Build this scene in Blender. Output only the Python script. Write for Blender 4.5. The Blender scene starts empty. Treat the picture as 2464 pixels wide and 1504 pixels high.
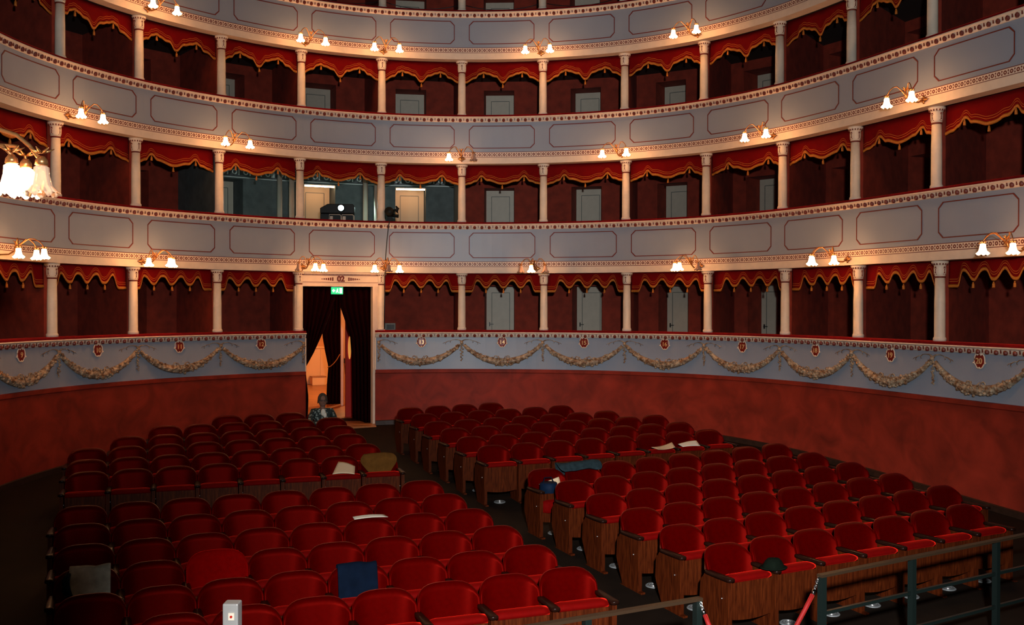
import bpy, math, random
from mathutils import Vector, Matrix
R=math.radians; pi=math.pi
random.seed(7)
sc=bpy.context.scene
COL=sc.collection
# ------------------------------------------------------------------ camera
H=3.645                                   # eye height above the stalls datum
FPX=2385.36
cd=bpy.data.cameras.new('camera'); cam=bpy.data.objects.new('camera',cd); COL.objects.link(cam)
cd.sensor_width=36; cd.lens=FPX/2464*36; cd.clip_end=100
cam.matrix_world=Matrix.Translation((0,0,H))@Matrix.Rotation(R(90-.418),4,'X')@Matrix.Rotation(R(.0835),4,'Z')
sc.camera=cam
# ------------------------------------------------------------------ light and exposure
w=bpy.data.worlds.new('world'); sc.world=w; w.use_nodes=True
w.node_tree.nodes['Background'].inputs[0].default_value=(.6,.62,.7,1); w.node_tree.nodes['Background'].inputs[1].default_value=.0015
sc.view_settings.view_transform='Standard'; sc.view_settings.look='None'; sc.view_settings.gamma=1; sc.view_settings.exposure=0
sc.view_settings.use_curve_mapping=False
def lamp(name,kind,loc,energy,color,target=None,**kw):
    d=bpy.data.lights.new(name,kind); d.energy=energy; d.color=color
    for k,v in kw.items(): setattr(d,k,v)
    o=bpy.data.objects.new(name,d); COL.objects.link(o); o.location=loc
    if target: o.rotation_euler=(Vector(target)-Vector(loc)).to_track_quat('-Z','Y').to_euler()
    return o
# stage lantern above the stage that washes the house
for nm,tx,ty,tz,en,sz,cl in (('stage_light_left',-5.2,20,H+3.5,3000,55,(.90,.96,1)),('stage_light_right',5.6,19,H+2.5,2950,62,(.90,.96,1)),
                       ('stage_light_stalls',1.15,7.0,H-3.3,8000,60,(1,.93,.9))):
    lamp(nm,'SPOT',(.5,-.4,H+.95),en,cl,target=(tx,ty,tz),spot_size=R(sz),spot_blend=1 if ty<10 else .85,shadow_soft_size=.14)
# ------------------------------------------------------------------ materials
def newmat(n):
    m=bpy.data.materials.new(n); m.use_nodes=True; nt=m.node_tree
    return m,nt,nt.nodes['Principled BSDF']
def sm(n,col,rough=.6,metal=0,emit=None,es=1,sheen=0,noise=0,nscale=8,bump=0,spec=.4,trans=0,sheencol=None):
    m,nt,b=newmat(n)
    b.inputs['Base Color'].default_value=(*col,1); b.inputs['Roughness'].default_value=rough; b.inputs['Metallic'].default_value=metal
    b.inputs['Specular IOR Level'].default_value=spec
    if sheen:
        b.inputs['Sheen Weight'].default_value=sheen; b.inputs['Sheen Roughness'].default_value=.35
        b.inputs['Sheen Tint'].default_value=(*(sheencol or (1,.05,.03)),1)
    if trans: b.inputs['Transmission Weight'].default_value=trans
    if emit: b.inputs['Emission Color'].default_value=(*emit,1); b.inputs['Emission Strength'].default_value=es
    if noise or bump:
        tc=nt.nodes.new('ShaderNodeTexCoord'); nz=nt.nodes.new('ShaderNodeTexNoise'); nz.inputs['Scale'].default_value=nscale; nz.inputs['Detail'].default_value=5
        nt.links.new(tc.outputs['Object'],nz.inputs['Vector'])
        if noise:
            mr=nt.nodes.new('ShaderNodeMapRange'); mr.inputs['From Min'].default_value=.3; mr.inputs['From Max'].default_value=.7
            mr.inputs['To Min'].default_value=1-noise; mr.inputs['To Max'].default_value=1+noise
            nt.links.new(nz.outputs['Fac'],mr.inputs['Value'])
            mx=nt.nodes.new('ShaderNodeVectorMath'); mx.operation='SCALE'; mx.inputs[0].default_value=col
            nt.links.new(mr.outputs[0],mx.inputs['Scale']); nt.links.new(mx.outputs[0],b.inputs['Base Color'])
        if bump:
            bp=nt.nodes.new('ShaderNodeBump'); bp.inputs['Strength'].default_value=bump; bp.inputs['Distance'].default_value=.01
            nt.links.new(nz.outputs['Fac'],bp.inputs['Height']); nt.links.new(bp.outputs[0],b.inputs['Normal'])
    return m
class NX:
    """tiny node expression builder"""
    def __init__(s,nt): s.nt=nt
    def m(s,op,a,b=None,c=None):
        n=s.nt.nodes.new('ShaderNodeMath'); n.operation=op
        for i,v in enumerate((a,b,c)):
            if v is None: continue
            if isinstance(v,(int,float)): n.inputs[i].default_value=v
            else: s.nt.links.new(v,n.inputs[i])
        return n.outputs[0]
    def uv(s):
        t=s.nt.nodes.new('ShaderNodeUVMap'); t.uv_map='UVMap'; x=s.nt.nodes.new('ShaderNodeSeparateXYZ'); s.nt.links.new(t.outputs[0],x.inputs[0]); return x.outputs[0],x.outputs[1]
    def band(s,v,lo,hi): return s.m('MULTIPLY',s.m('GREATER_THAN',v,lo),s.m('LESS_THAN',v,hi))
    def mix(s,f,a,b):
        n=s.nt.nodes.new('ShaderNodeMix'); n.data_type='RGBA'; s.nt.links.new(f,n.inputs[0])
        for i,v in ((6,a),(7,b)):
            if isinstance(v,tuple): n.inputs[i].default_value=(*v,1)
            else: s.nt.links.new(v,n.inputs[i])
        return n.outputs[2]
    def rectd(s,u,v,cu,cv,hu,hv): # inside box
        return s.m('MULTIPLY',s.m('LESS_THAN',s.m('ABSOLUTE',s.m('SUBTRACT',u,cu)),hu),s.m('LESS_THAN',s.m('ABSOLUTE',s.m('SUBTRACT',v,cv)),hv))
    def dist(s,u,v,cu,cv):
        a=s.m('SUBTRACT',u,cu); b=s.m('SUBTRACT',v,cv); return s.m('SQRT',s.m('ADD',s.m('MULTIPLY',a,a),s.m('MULTIPLY',b,b)))
CREAM=(.80,.62,.47); REDP=(.16,.022,.012)
M={}
M['cream']=sm('cream_paint',CREAM,.55,noise=.06,nscale=6)
M['colcream']=sm('column_cream',(.78,.645,.50),.5,noise=.06,nscale=9)
M['redpaint']=sm('red_paint',REDP,.5)
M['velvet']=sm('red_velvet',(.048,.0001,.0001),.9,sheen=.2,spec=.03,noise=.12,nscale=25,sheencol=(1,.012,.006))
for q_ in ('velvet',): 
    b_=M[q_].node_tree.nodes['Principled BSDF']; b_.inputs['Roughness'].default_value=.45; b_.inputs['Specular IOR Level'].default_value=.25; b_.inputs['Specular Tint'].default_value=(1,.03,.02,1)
M['velvet2']=sm('red_velvet_lit',(.17,.0003,.0003),.9,sheen=.6,spec=.02,noise=.12,nscale=25,sheencol=(1,.01,.006))  # same velvet, brighter colour and sheen paint in one backrest's lit rim
M['rail']=sm('rail_velvet',(.17,.002,.004),.9,sheen=.4,spec=.1,noise=.1,nscale=12)
M['wood']=None
M['darkwood']=sm('dark_wood',(.028,.012,.007),.45,noise=.3,nscale=14)
M['gold']=sm('gold_braid',(.50,.15,.015),.6,noise=.2,nscale=60)
M['brass']=sm('aged_brass',(.45,.2,.07),.35,metal=.8,noise=.2,nscale=30)
M['black']=sm('black_metal',(.012,.014,.014),.4)
M['steel']=sm('steel',(.55,.56,.56),.3,metal=.9)
M['vent']=sm('vent_metal',(.2,.225,.235),.45,metal=.3)
M['plaster']=None
M['boxred']=sm('box_red_wall',(.235,.025,.010),.85,noise=.25,nscale=5)
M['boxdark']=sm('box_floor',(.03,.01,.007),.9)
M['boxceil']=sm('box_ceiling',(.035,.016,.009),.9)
M['boxgrey']=sm('royal_box_wall',(.085,.10,.095),.8,noise=.2,nscale=5)
M['door']=sm('box_door_paint',(.50,.43,.33),.5,noise=.05,nscale=7)
M['floor']=sm('hall_floor',(.007,.004,.0022),.75,noise=.3,nscale=3,spec=.12)
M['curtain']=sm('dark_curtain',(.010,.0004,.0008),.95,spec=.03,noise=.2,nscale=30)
M['glass_lit']=sm('lit_glass',(.9,.7,.5),.3,emit=(1,.47,.18),es=48)
M['glass_near']=sm('lit_glass_near',(.9,.7,.5),.3,emit=(1,.52,.22),es=26)
M['glass_off']=sm('unlit_glass',(.6,.36,.26),.15,trans=.35)
M['bulb']=sm('bulb',(1,.9,.7),.3,emit=(1,.62,.32),es=30)
def mat_wood():
    m,nt,b=newmat('seat_wood'); x=NX(nt)
    tc=nt.nodes.new('ShaderNodeTexCoord'); mp=nt.nodes.new('ShaderNodeMapping'); mp.inputs['Scale'].default_value=(14,14,1.6)
    nt.links.new(tc.outputs['Object'],mp.inputs[0]); nz=nt.nodes.new('ShaderNodeTexNoise'); nz.inputs['Scale'].default_value=3; nz.inputs['Detail'].default_value=6; nz.inputs['Distortion'].default_value=.6
    nt.links.new(mp.outputs[0],nz.inputs['Vector'])
    r=nt.nodes.new('ShaderNodeValToRGB'); r.color_ramp.elements[0].position=.35; r.color_ramp.elements[0].color=(.030,.005,.0012,1); r.color_ramp.elements[1].position=.7; r.color_ramp.elements[1].color=(.082,.0155,.0032,1)
    nt.links.new(nz.outputs['Fac'],r.inputs[0]); nt.links.new(r.outputs[0],b.inputs['Base Color']); b.inputs['Roughness'].default_value=.5; b.inputs['Specular IOR Level'].default_value=.07
    return m
M['wood']=mat_wood()
def mat_plaster():
    m,nt,b=newmat('garland_plaster'); tc=nt.nodes.new('ShaderNodeTexCoord'); nz=nt.nodes.new('ShaderNodeTexNoise'); nz.inputs['Scale'].default_value=16; nz.inputs['Detail'].default_value=4
    nt.links.new(tc.outputs['Object'],nz.inputs['Vector']); r=nt.nodes.new('ShaderNodeValToRGB'); e=r.color_ramp.elements
    e[0].position=.36; e[0].color=(.17,.075,.03,1); e[1].position=.66; e[1].color=(.50,.38,.25,1)
    nt.links.new(nz.outputs['Fac'],r.inputs[0]); nt.links.new(r.outputs[0],b.inputs['Base Color']); b.inputs['Roughness'].default_value=.55
    return m
M['plaster']=mat_plaster()
def mat_marble():
    m,nt,b=newmat('red_marbling'); x=NX(nt); u,v=x.uv()
    cmb=nt.nodes.new('ShaderNodeCombineXYZ'); nt.links.new(u,cmb.inputs[0]); nt.links.new(v,cmb.inputs[1])
    n1=nt.nodes.new('ShaderNodeTexNoise'); n1.inputs['Scale'].default_value=2.2; n1.inputs['Detail'].default_value=6; n1.inputs['Distortion'].default_value=1.2; nt.links.new(cmb.outputs[0],n1.inputs['Vector'])
    vo=nt.nodes.new('ShaderNodeTexVoronoi'); vo.feature='SMOOTH_F1'; vo.inputs['Scale'].default_value=2.6; nt.links.new(cmb.outputs[0],vo.inputs['Vector'])
    r=nt.nodes.new('ShaderNodeValToRGB'); e=r.color_ramp.elements; e[0].position=.25; e[0].color=(.15,.017,.009,1); e[1].position=.72; e[1].color=(.34,.033,.016,1)
    sx=nt.nodes.new('ShaderNodeSeparateColor'); nt.links.new(vo.outputs['Color'],sx.inputs[0])
    f=x.m('ADD',x.m('MULTIPLY',n1.outputs['Fac'],.75),x.m('MULTIPLY',sx.outputs[0],.25)); nt.links.new(f,r.inputs[0])
    nt.links.new(r.outputs[0],b.inputs['Base Color']); b.inputs['Roughness'].default_value=.55; b.inputs['Specular IOR Level'].default_value=.12
    return m
M['marble']=mat_marble()
def mat_panel():
    m,nt,b=newmat('parapet_blue_grey'); x=NX(nt); tc=nt.nodes.new('ShaderNodeTexCoord'); nz=nt.nodes.new('ShaderNodeTexNoise'); nz.inputs['Scale'].default_value=2.5; nz.inputs['Detail'].default_value=5
    nt.links.new(tc.outputs['Object'],nz.inputs['Vector']); c=x.mix(nz.outputs['Fac'],(.25,.285,.35),(.285,.325,.385)); nt.links.new(c,b.inputs['Base Color']); b.inputs['Roughness'].default_value=.42
    return m
M['panel']=mat_panel()
def mat_frieze():
    m,nt,b=newmat('painted_frieze'); x=NX(nt); u,v=x.uv(); P=.11
    uu=x.m('MULTIPLY',x.m('SUBTRACT',x.m('FRACT',x.m('DIVIDE',u,P)),.5),P); vv=x.m('SUBTRACT',v,.058)
    d=x.dist(uu,vv,0,0); ring=x.band(d,.011,.030)
    au=x.m('ABSOLUTE',uu); av=x.m('ABSOLUTE',vv); dots=x.m('LESS_THAN',x.dist(au,av,.055,.022),.013)
    bar=x.rectd(au,av,.055,.0,.006,.004)
    lines=x.m('ADD',x.m('LESS_THAN',v,.012),x.m('GREATER_THAN',v,.106))
    f=x.m('MINIMUM',x.m('ADD',x.m('ADD',ring,dots),x.m('ADD',lines,bar)),1)
    nt.links.new(x.mix(f,CREAM,REDP),b.inputs['Base Color']); b.inputs['Roughness'].default_value=.5
    return m
M['frieze']=mat_frieze()
def mat_valance():
    m,nt,b=newmat('valance_velvet'); x=NX(nt); u,v=x.uv()
    f=x.m('ADD',x.band(v,.088,.099),x.band(v,.124,.134))
    nt.links.new(x.mix(f,(.17,.0022,.002),(.42,.10,.018)),b.inputs['Base Color']); b.inputs['Roughness'].default_value=.9; b.inputs['Specular IOR Level'].default_value=.08
    return m
M['valance']=mat_valance()
def mat_greek():
    m,nt,b=newmat('royal_box_frieze'); x=NX(nt); u,v=x.uv(); P=.26
    uu=x.m('MULTIPLY',x.m('SUBTRACT',x.m('FRACT',x.m('DIVIDE',u,P)),.5),P)
    d=x.dist(uu,v,0,.13); ring=x.band(d,.035,.06); ln=x.m('ADD',x.band(v,.0,.018),x.band(v,.24,.27)); st=x.rectd(uu,v,.1,.15,.014,.09)
    f=x.m('MINIMUM',x.m('ADD',x.m('ADD',ring,ln),st),1)
    nt.links.new(x.mix(f,(.06,.07,.07),(.6,.66,.6)),b.inputs['Base Color']); return m
M['greek']=mat_greek()
# ------------------------------------------------------------------ mesh helpers
class MB:
    def __init__(s): s.v=[]; s.f=[]; s.uv=[]; s.mi=[]; s.m=0
    def face(s,idx,uv=None): s.f.append(tuple(idx)); s.uv.append(uv); s.mi.append(s.m)
    def quad(s,a,b,c,d,uv=None):
        n=len(s.v); s.v+= [tuple(a),tuple(b),tuple(c),tuple(d)]; s.face((n,n+1,n+2,n+3),uv)
    def box(s,c,h,mat=None):
        n=len(s.v)
        for z in (-1,1):
            for y in (-1,1):
                for x in (-1,1):
                    p=Vector((x*h[0],y*h[1],z*h[2])); 
                    if mat: p=mat@p
                    s.v.append(tuple(Vector(c)+p))
        for q in ((0,2,3,1),(4,5,7,6),(0,1,5,4),(2,6,7,3),(0,4,6,2),(1,3,7,5)): s.face([n+i for i in q])
    def grid(s,rows,uvs=None,close=False):
        n=len(s.v); R_=len(rows); C_=len(rows[0])
        for r in rows: s.v+= [tuple(p) for p in r]
        for i in range(R_-1):
            for j in range(C_ if close else C_-1):
                k=(j+1)%C_
                s.face((n+i*C_+j,n+i*C_+k,n+(i+1)*C_+k,n+(i+1)*C_+j),None if uvs is None else (uvs[i][j],uvs[i][j+1],uvs[i+1][j+1],uvs[i+1][j]))
        return n
    def cap(s,start,count,rev=False):
        q=[start+i for i in range(count)]; s.face(q[::-1] if rev else q)
    def lathe(s,prof,n=14,c=(0,0,0),mat=None,wob=None,wz=None):
        rows=[]
        for i,(r,z) in enumerate(prof):
            row=[]
            for k in range(n):
                a=2*pi*k/n; rr=r*(1+(wob(i,a) if wob else 0)); p=Vector((rr*math.cos(a),rr*math.sin(a),z+(wz(i,a) if wz else 0)))
                if mat: p=mat@p
                row.append(Vector(c)+p)
            rows.append(row)
        st=s.grid(rows,close=True); s.cap(st,n,True); s.cap(st+n*(len(prof)-1),n)
    def tube(s,pts,rad,n=8,caps=True):
        pts=[Vector(p) for p in pts]; rows=[]
        up=Vector((0,0,1)); 
        for i,p in enumerate(pts):
            t=(pts[min(i+1,len(pts)-1)]-pts[max(i-1,0)]).normalized()
            a=t.cross(up); 
            if a.length<.05: a=t.cross(Vector((1,0,0)))
            a.normalize(); b=a.cross(t); r=rad[i] if isinstance(rad,(list,tuple)) else rad
            rows.append([p+a*math.cos(2*pi*k/n)*r+b*math.sin(2*pi*k/n)*r for k in range(n)])
        st=s.grid(rows,close=True)
        if caps: s.cap(st,n,True); s.cap(st+n*(len(rows)-1),n)
    def blob(s,c,r,n=8,m=5,sc3=(1,1,1),mat=None):
        rows=[]
        for i in range(1,m):
            th=pi*i/m; rows.append([Vector((math.sin(th)*math.cos(2*pi*k/n)*sc3[0],math.sin(th)*math.sin(2*pi*k/n)*sc3[1],-math.cos(th)*sc3[2]))*r for k in range(n)])
        if mat: rows=[[mat@p for p in q] for q in rows]
        rows=[[Vector(c)+p for p in q] for q in rows]
        st=s.grid(rows,close=True); s.cap(st,n,True); s.cap(st+n*(len(rows)-1),n)
    def obj(s,name,mat,parent=None,smooth=False,loc=None):
        me=bpy.data.meshes.new(name); me.from_pydata(s.v,[],s.f)
        for mm in (mat if isinstance(mat,(list,tuple)) else [mat]): me.materials.append(mm)
        if any(u is not None for u in s.uv):
            l=me.uv_layers.new(name='UVMap'); k=0
            for f,u in zip(s.f,s.uv):
                for i in range(len(f)):
                    if u is not None: l.data[k].uv=u[i]
                    k+=1
        if any(s.mi): me.polygons.foreach_set('material_index',s.mi)
        if smooth: me.polygons.foreach_set('use_smooth',[True]*len(me.polygons))
        me.update()
        o=bpy.data.objects.new(name,me); COL.objects.link(o)
        if parent: o.parent=parent
        if loc: o.location=loc
        return o
def tag(o,label=None,cat=None,group=None,kind=None):
    if label: o['label']=label
    if cat: o['category']=cat
    if group: o['group']=group
    if kind: o['kind']=kind
    return o
def empty(name,loc=(0,0,0),rz=0):
    o=bpy.data.objects.new(name,None); COL.objects.link(o); o.location=loc; o.rotation_euler=(0,0,rz); o.empty_display_size=.1; return o
def copy_tree(o,parent=None,kids=None):
    c=o.copy(); COL.objects.link(c)
    if parent: c.parent=parent
    for ch in (kids or KIDS).get(o.name,[]): copy_tree(ch,c,kids)
    return c
KIDS={}
def reg(o):                                # remember children of a prototype
    KIDS[o.name]=[c for c in COL.objects if c.parent==o]
    for c in KIDS[o.name]: reg(c)
ORD=['first','second','third','fourth','fifth','sixth','seventh','eighth','ninth','tenth','eleventh','twelfth','thirteenth','fourteenth','fifteenth','sixteenth']
def bev(o,wd,seg=2):
    b=o.modifiers.new('bevel','BEVEL'); b.width=wd; b.segments=seg; b.limit_method='ANGLE'; return o
# pixel ray helpers (photo frame) used to take positions off the photograph
PIT=R(-.418); RO=R(-.0835)
def ray(u,v):
    a=(u-1232)/FPX; b=(752-v)/FPX; cr,sr=math.cos(-RO),math.sin(-RO); a,b=a*cr-b*sr,a*sr+b*cr
    c,s=math.cos(PIT),math.sin(PIT); return Vector((a,c-b*s,s+b*c))
def fz(y): return .05*y                    # raked floor height (world)
def on_floor(u,v,h=0):
    r=ray(u,v); t=(-H+h)/(r.z-.05*r.y); return Vector((0,0,H))+r*t
def at_y(u,v,y):
    r=ray(u,v); return Vector((0,0,H))+r*(y/r.y)
def on_plane(u,v,P,N):
    r=ray(u,v); o=Vector((0,0,H)); return o+r*((Vector(P)-o).dot(N)/r.dot(N))
# ------------------------------------------------------------------ horseshoe plan
K={i:Vector(p) for i,p in enumerate([(-7.726,16.653),(-6.988,18.291),(-5.849,19.678),(-4.469,20.769),(-2.846,21.47),(-1.1,21.721),(.693,21.588),(2.436,21.035),(3.956,20.032),(5.13,18.622),(5.94,17.006),(6.607,15.309)])}
for i,a in ((12,-69),(13,-69.5),(14,-70)): K[i]=K[i-1]+1.8*Vector((math.cos(R(a)),math.sin(R(a))))
for i,a in ((-1,80.3),(-2,96.5),(-3,108)): K[i]=K[i+1]-1.8*Vector((math.cos(R(a)),math.sin(R(a))))
T0,T1=-2,13
def pt(t):
    i=min(max(math.floor(t),T0),T1-1); f=t-i; a,b,c,d=K[i-1],K[i],K[i+1],K[i+2]
    return .5*((2*b)+(c-a)*f+(2*a-5*b+4*c-d)*f*f+(3*b-a-3*c+d)*f**3)
def tan(t): 
    e=.01; return (pt(t+e)-pt(t-e)).normalized()
def nrm(t): q=tan(t); return Vector((-q.y,q.x))
S=[0,-.078,-.171,-.25]
def P3(t,off,z,tier=0):
    q=pt(t)+nrm(t)*(off+S[tier]); return Vector((q.x,q.y,z+H))
ZB=[-.544,1.799,4.100,6.33]               # top of hand rails (eye level = 0)
ZT=[.693,3.052,5.279,7.55]                # top of columns
BAYS=list(range(T0,T1))
def sweep(tier,prof,t0=T0,t1=T1,nb=8,z0=0,closed=False,caps=False):
    mb=MB(); n=max(2,int(round((t1-t0)*nb))); rows=[]; uvs=[]
    pr=prof+[prof[0]] if closed else prof
    for i in range(n+1):
        t=t0+(t1-t0)*i/n; rows.append([P3(t,o,z,tier) for o,z in pr]); uvs.append([(1.8*t,z-z0) for o,z in pr])
    st=mb.grid(rows,uvs)
    if caps: mb.cap(st,len(prof)); mb.cap(st+len(pr)*n,len(prof),True)
    return mb
# ------------------------------------------------------------------ balcony fronts
names=['ground tier','first tier','second tier','third tier']
def cornice(tier,zb,t0,t1):
    prof=[(-.12,zb-.04),(-.20,zb-.042),(-.205,zb-.058),(-.185,zb-.075),(-.17,zb-.08),(-.155,zb-.13),(-.14,zb-.15),(-.12,zb-.155)]
    mb=sweep(tier,prof,t0,t1,12,caps=True)
    k=int(math.ceil(t0*1.8/.163)); 
    while k*.163/1.8<t1-.01:
        t=k*.163/1.8; q=P3(t,-.168,zb-.118,tier); mb.m=1; mb.blob(q,.036,8,5,(.95,1,1.15))
        mb.m=0; q=P3(t,-.166,zb-.085,tier); a=math.atan2(*reversed(tan(t))); mb.box(q,(.05,.012,.010),Matrix.Rotation(a,3,'Z'))
        t2=t+.0815/1.8
        if t2<t1-.01:
            mb.m=1; a=math.atan2(*reversed(tan(t2))); mb.box(P3(t2,-.168,zb-.105,tier),(.007,.008,.024),Matrix.Rotation(a,3,'Z')); mb.m=0
        k+=1
    return mb
def outline(tier,t0,t1,zlo,zhi,off=-.127,wd=.017,ch=.09):
    L=1.8; c=ch/L
    pts=[(t0+c,zlo),(t1-c,zlo),(t1,zlo+ch),(t1,zhi-ch),(t1-c,zhi),(t0+c,zhi),(t0,zhi-ch),(t0,zlo+ch)]
    mb=MB(); cen=((t0+t1)/2,(zlo+zhi)/2)
    fine=[]
    for i,(a,b) in enumerate(pts):
        p2=pts[(i+1)%8]; n=8 if i in (0,4) else 2
        for k in range(n): fine.append((a+(p2[0]-a)*k/n,b+(p2[1]-b)*k/n))
    rows=[]
    hw=(t1-t0)/2; hh=(zhi-zlo)/2
    for (a,b) in fine+[fine[0]]:
        ia=cen[0]+(a-cen[0])*(1-wd/L/hw); ib=cen[1]+(b-cen[1])*(1-wd/hh)
        rows.append([P3(a,off+.006,b,tier),P3(a,off,b,tier),P3(ia,off,ib,tier),P3(ia,off+.006,ib,tier)])
    mb.grid(rows); return mb
def rail(tier,zb,t0,t1):
    return sweep(tier,[(-.185,zb-.04),(-.19,zb-.02),(-.165,zb),(.12,zb),(.15,zb-.02),(.15,zb-.045)],t0,t1,8,closed=True,caps=True)
for tier in (1,2,3):
    zb=ZB[tier]; zt=ZT[tier-1]
    pa=tag(empty('balcony_front',P3(5.5,-.1,zt,tier)),{1:'blue grey balcony front with gilt trim right above the entrance doorway',2:'middle blue grey balcony front above the projector',3:'uppermost blue grey balcony front at the top of the photo'}[tier],'balcony')
    off=-Vector(pa.location)
    def put(mb,name,mat,smooth=False):
        o=mb.obj(name,mat,pa,smooth); o.location=off; return o
    hpan=zt+.255
    put(sweep(tier,[(-.12,zb-.15),(-.12,hpan),(.12,hpan),(.12,zb-.04)],nb=8,closed=True,caps=True),'panel_wall',M['panel'])
    put(sweep(tier,[(-.135,hpan),(-.135,hpan-.118),(.10,hpan-.118),(.10,hpan)],nb=8,z0=hpan-.118,closed=True,caps=True),'painted_frieze',M['frieze'])
    put(sweep(tier,[(-.14,hpan-.118),(-.14,zt),(.10,zt),(.10,hpan-.118)],nb=8,closed=True,caps=True),'fascia',M['cream'])
    put(cornice(tier,zb,T0,T1),'cornice',[M['cream'],M['redpaint']])
    put(rail(tier,zb,T0,T1),'velvet_hand_rail',M['rail'],True)
    for k in BAYS:
        if k>=-1 and k<13: put(outline(tier,k+.09,k+.91,hpan+.075,zb-.225),'painted_outline',M['redpaint'])
DL,DR=3.062,3.925                         # doorway jambs in bay units
zb=ZB[0]
def ground_front(t0,t1,label):
    pa=tag(empty('balcony_front',P3((t0+t1)/2,-.1,-1.39)),label,'balcony'); off=-Vector(pa.location)
    for mb,n,m,s in ((sweep(0,[(-.12,zb-.15),(-.12,-1.39),(.12,-1.39),(.12,zb-.04)],t0,t1,8,closed=True,caps=True),'panel_wall',M['panel'],False),
                     (cornice(0,zb,t0,t1),'cornice',[M['cream'],M['redpaint']],False),(rail(0,zb,t0,t1),'velvet_hand_rail',M['rail'],True)):
        o=mb.obj(n,m,pa,s); o.location=off
    e=t1 if t1<5 else t0
    mb=MB(); a=math.atan2(*reversed(tan(e))); mb.box(P3(e,-.125,(-1.39+zb-.15)/2),(.012,.012,(zb-.15+1.39)/2),Matrix.Rotation(a,3,'Z')); o=mb.obj('edge_moulding',M['cream'],pa); o.location=off
ground_front(T0,DL,'ground tier balcony front with garlands, left of the entrance doorway')
ground_front(DR,T1,'ground tier balcony front with garlands, right of the entrance doorway')
# wainscot below
def wains(t0,t1,name):
    mb=MB(); n=int((t1-t0)*8); rows=[];uv=[]
    for i in range(n+1):
        t=t0+(t1-t0)*i/n; q=P3(t,-.13,0); zf=fz(q.y)-H-.05; zs=[-1.475,zf]; rows.append([P3(t,-.13,z) for z in zs]+[P3(t,.12,zf),P3(t,.12,-1.40)]); uv.append([(1.8*t,z) for z in zs]+[(1.8*t+.2,zf),(1.8*t+.2,-1.4)])
    st=mb.grid(rows,uv); mb.cap(st,4); mb.cap(st+4*n,4,True)
    return tag(mb.obj(name,M['marble']),kind='structure')
wains(T0,DL,'wall_left'); wains(DR,T1,'wall_right')
for i,(a,b) in enumerate(((T0,DL),(DR,T1))):
    tag(sweep(0,[(-.12,-1.388),(-.155,-1.392),(-.155,-1.46),(-.14,-1.475),(-.12,-1.475)],a,b,8,closed=True,caps=True).obj('trim_%d'%(i+1),M['marble']),kind='structure')
    mb=MB(); n=int((b-a)*8); rows=[]
    for j in range(n+1):
        t=a+(b-a)*j/n; q=P3(t,-.15,0); zf=fz(q.y)-H; rows.append([P3(t,-.13,zf+.10),P3(t,-.16,zf+.09),P3(t,-.16,zf-.02)])
    mb.grid(rows); tag(mb.obj('baseboard_'+('left','right')[i],M['darkwood']),kind='structure')
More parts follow.
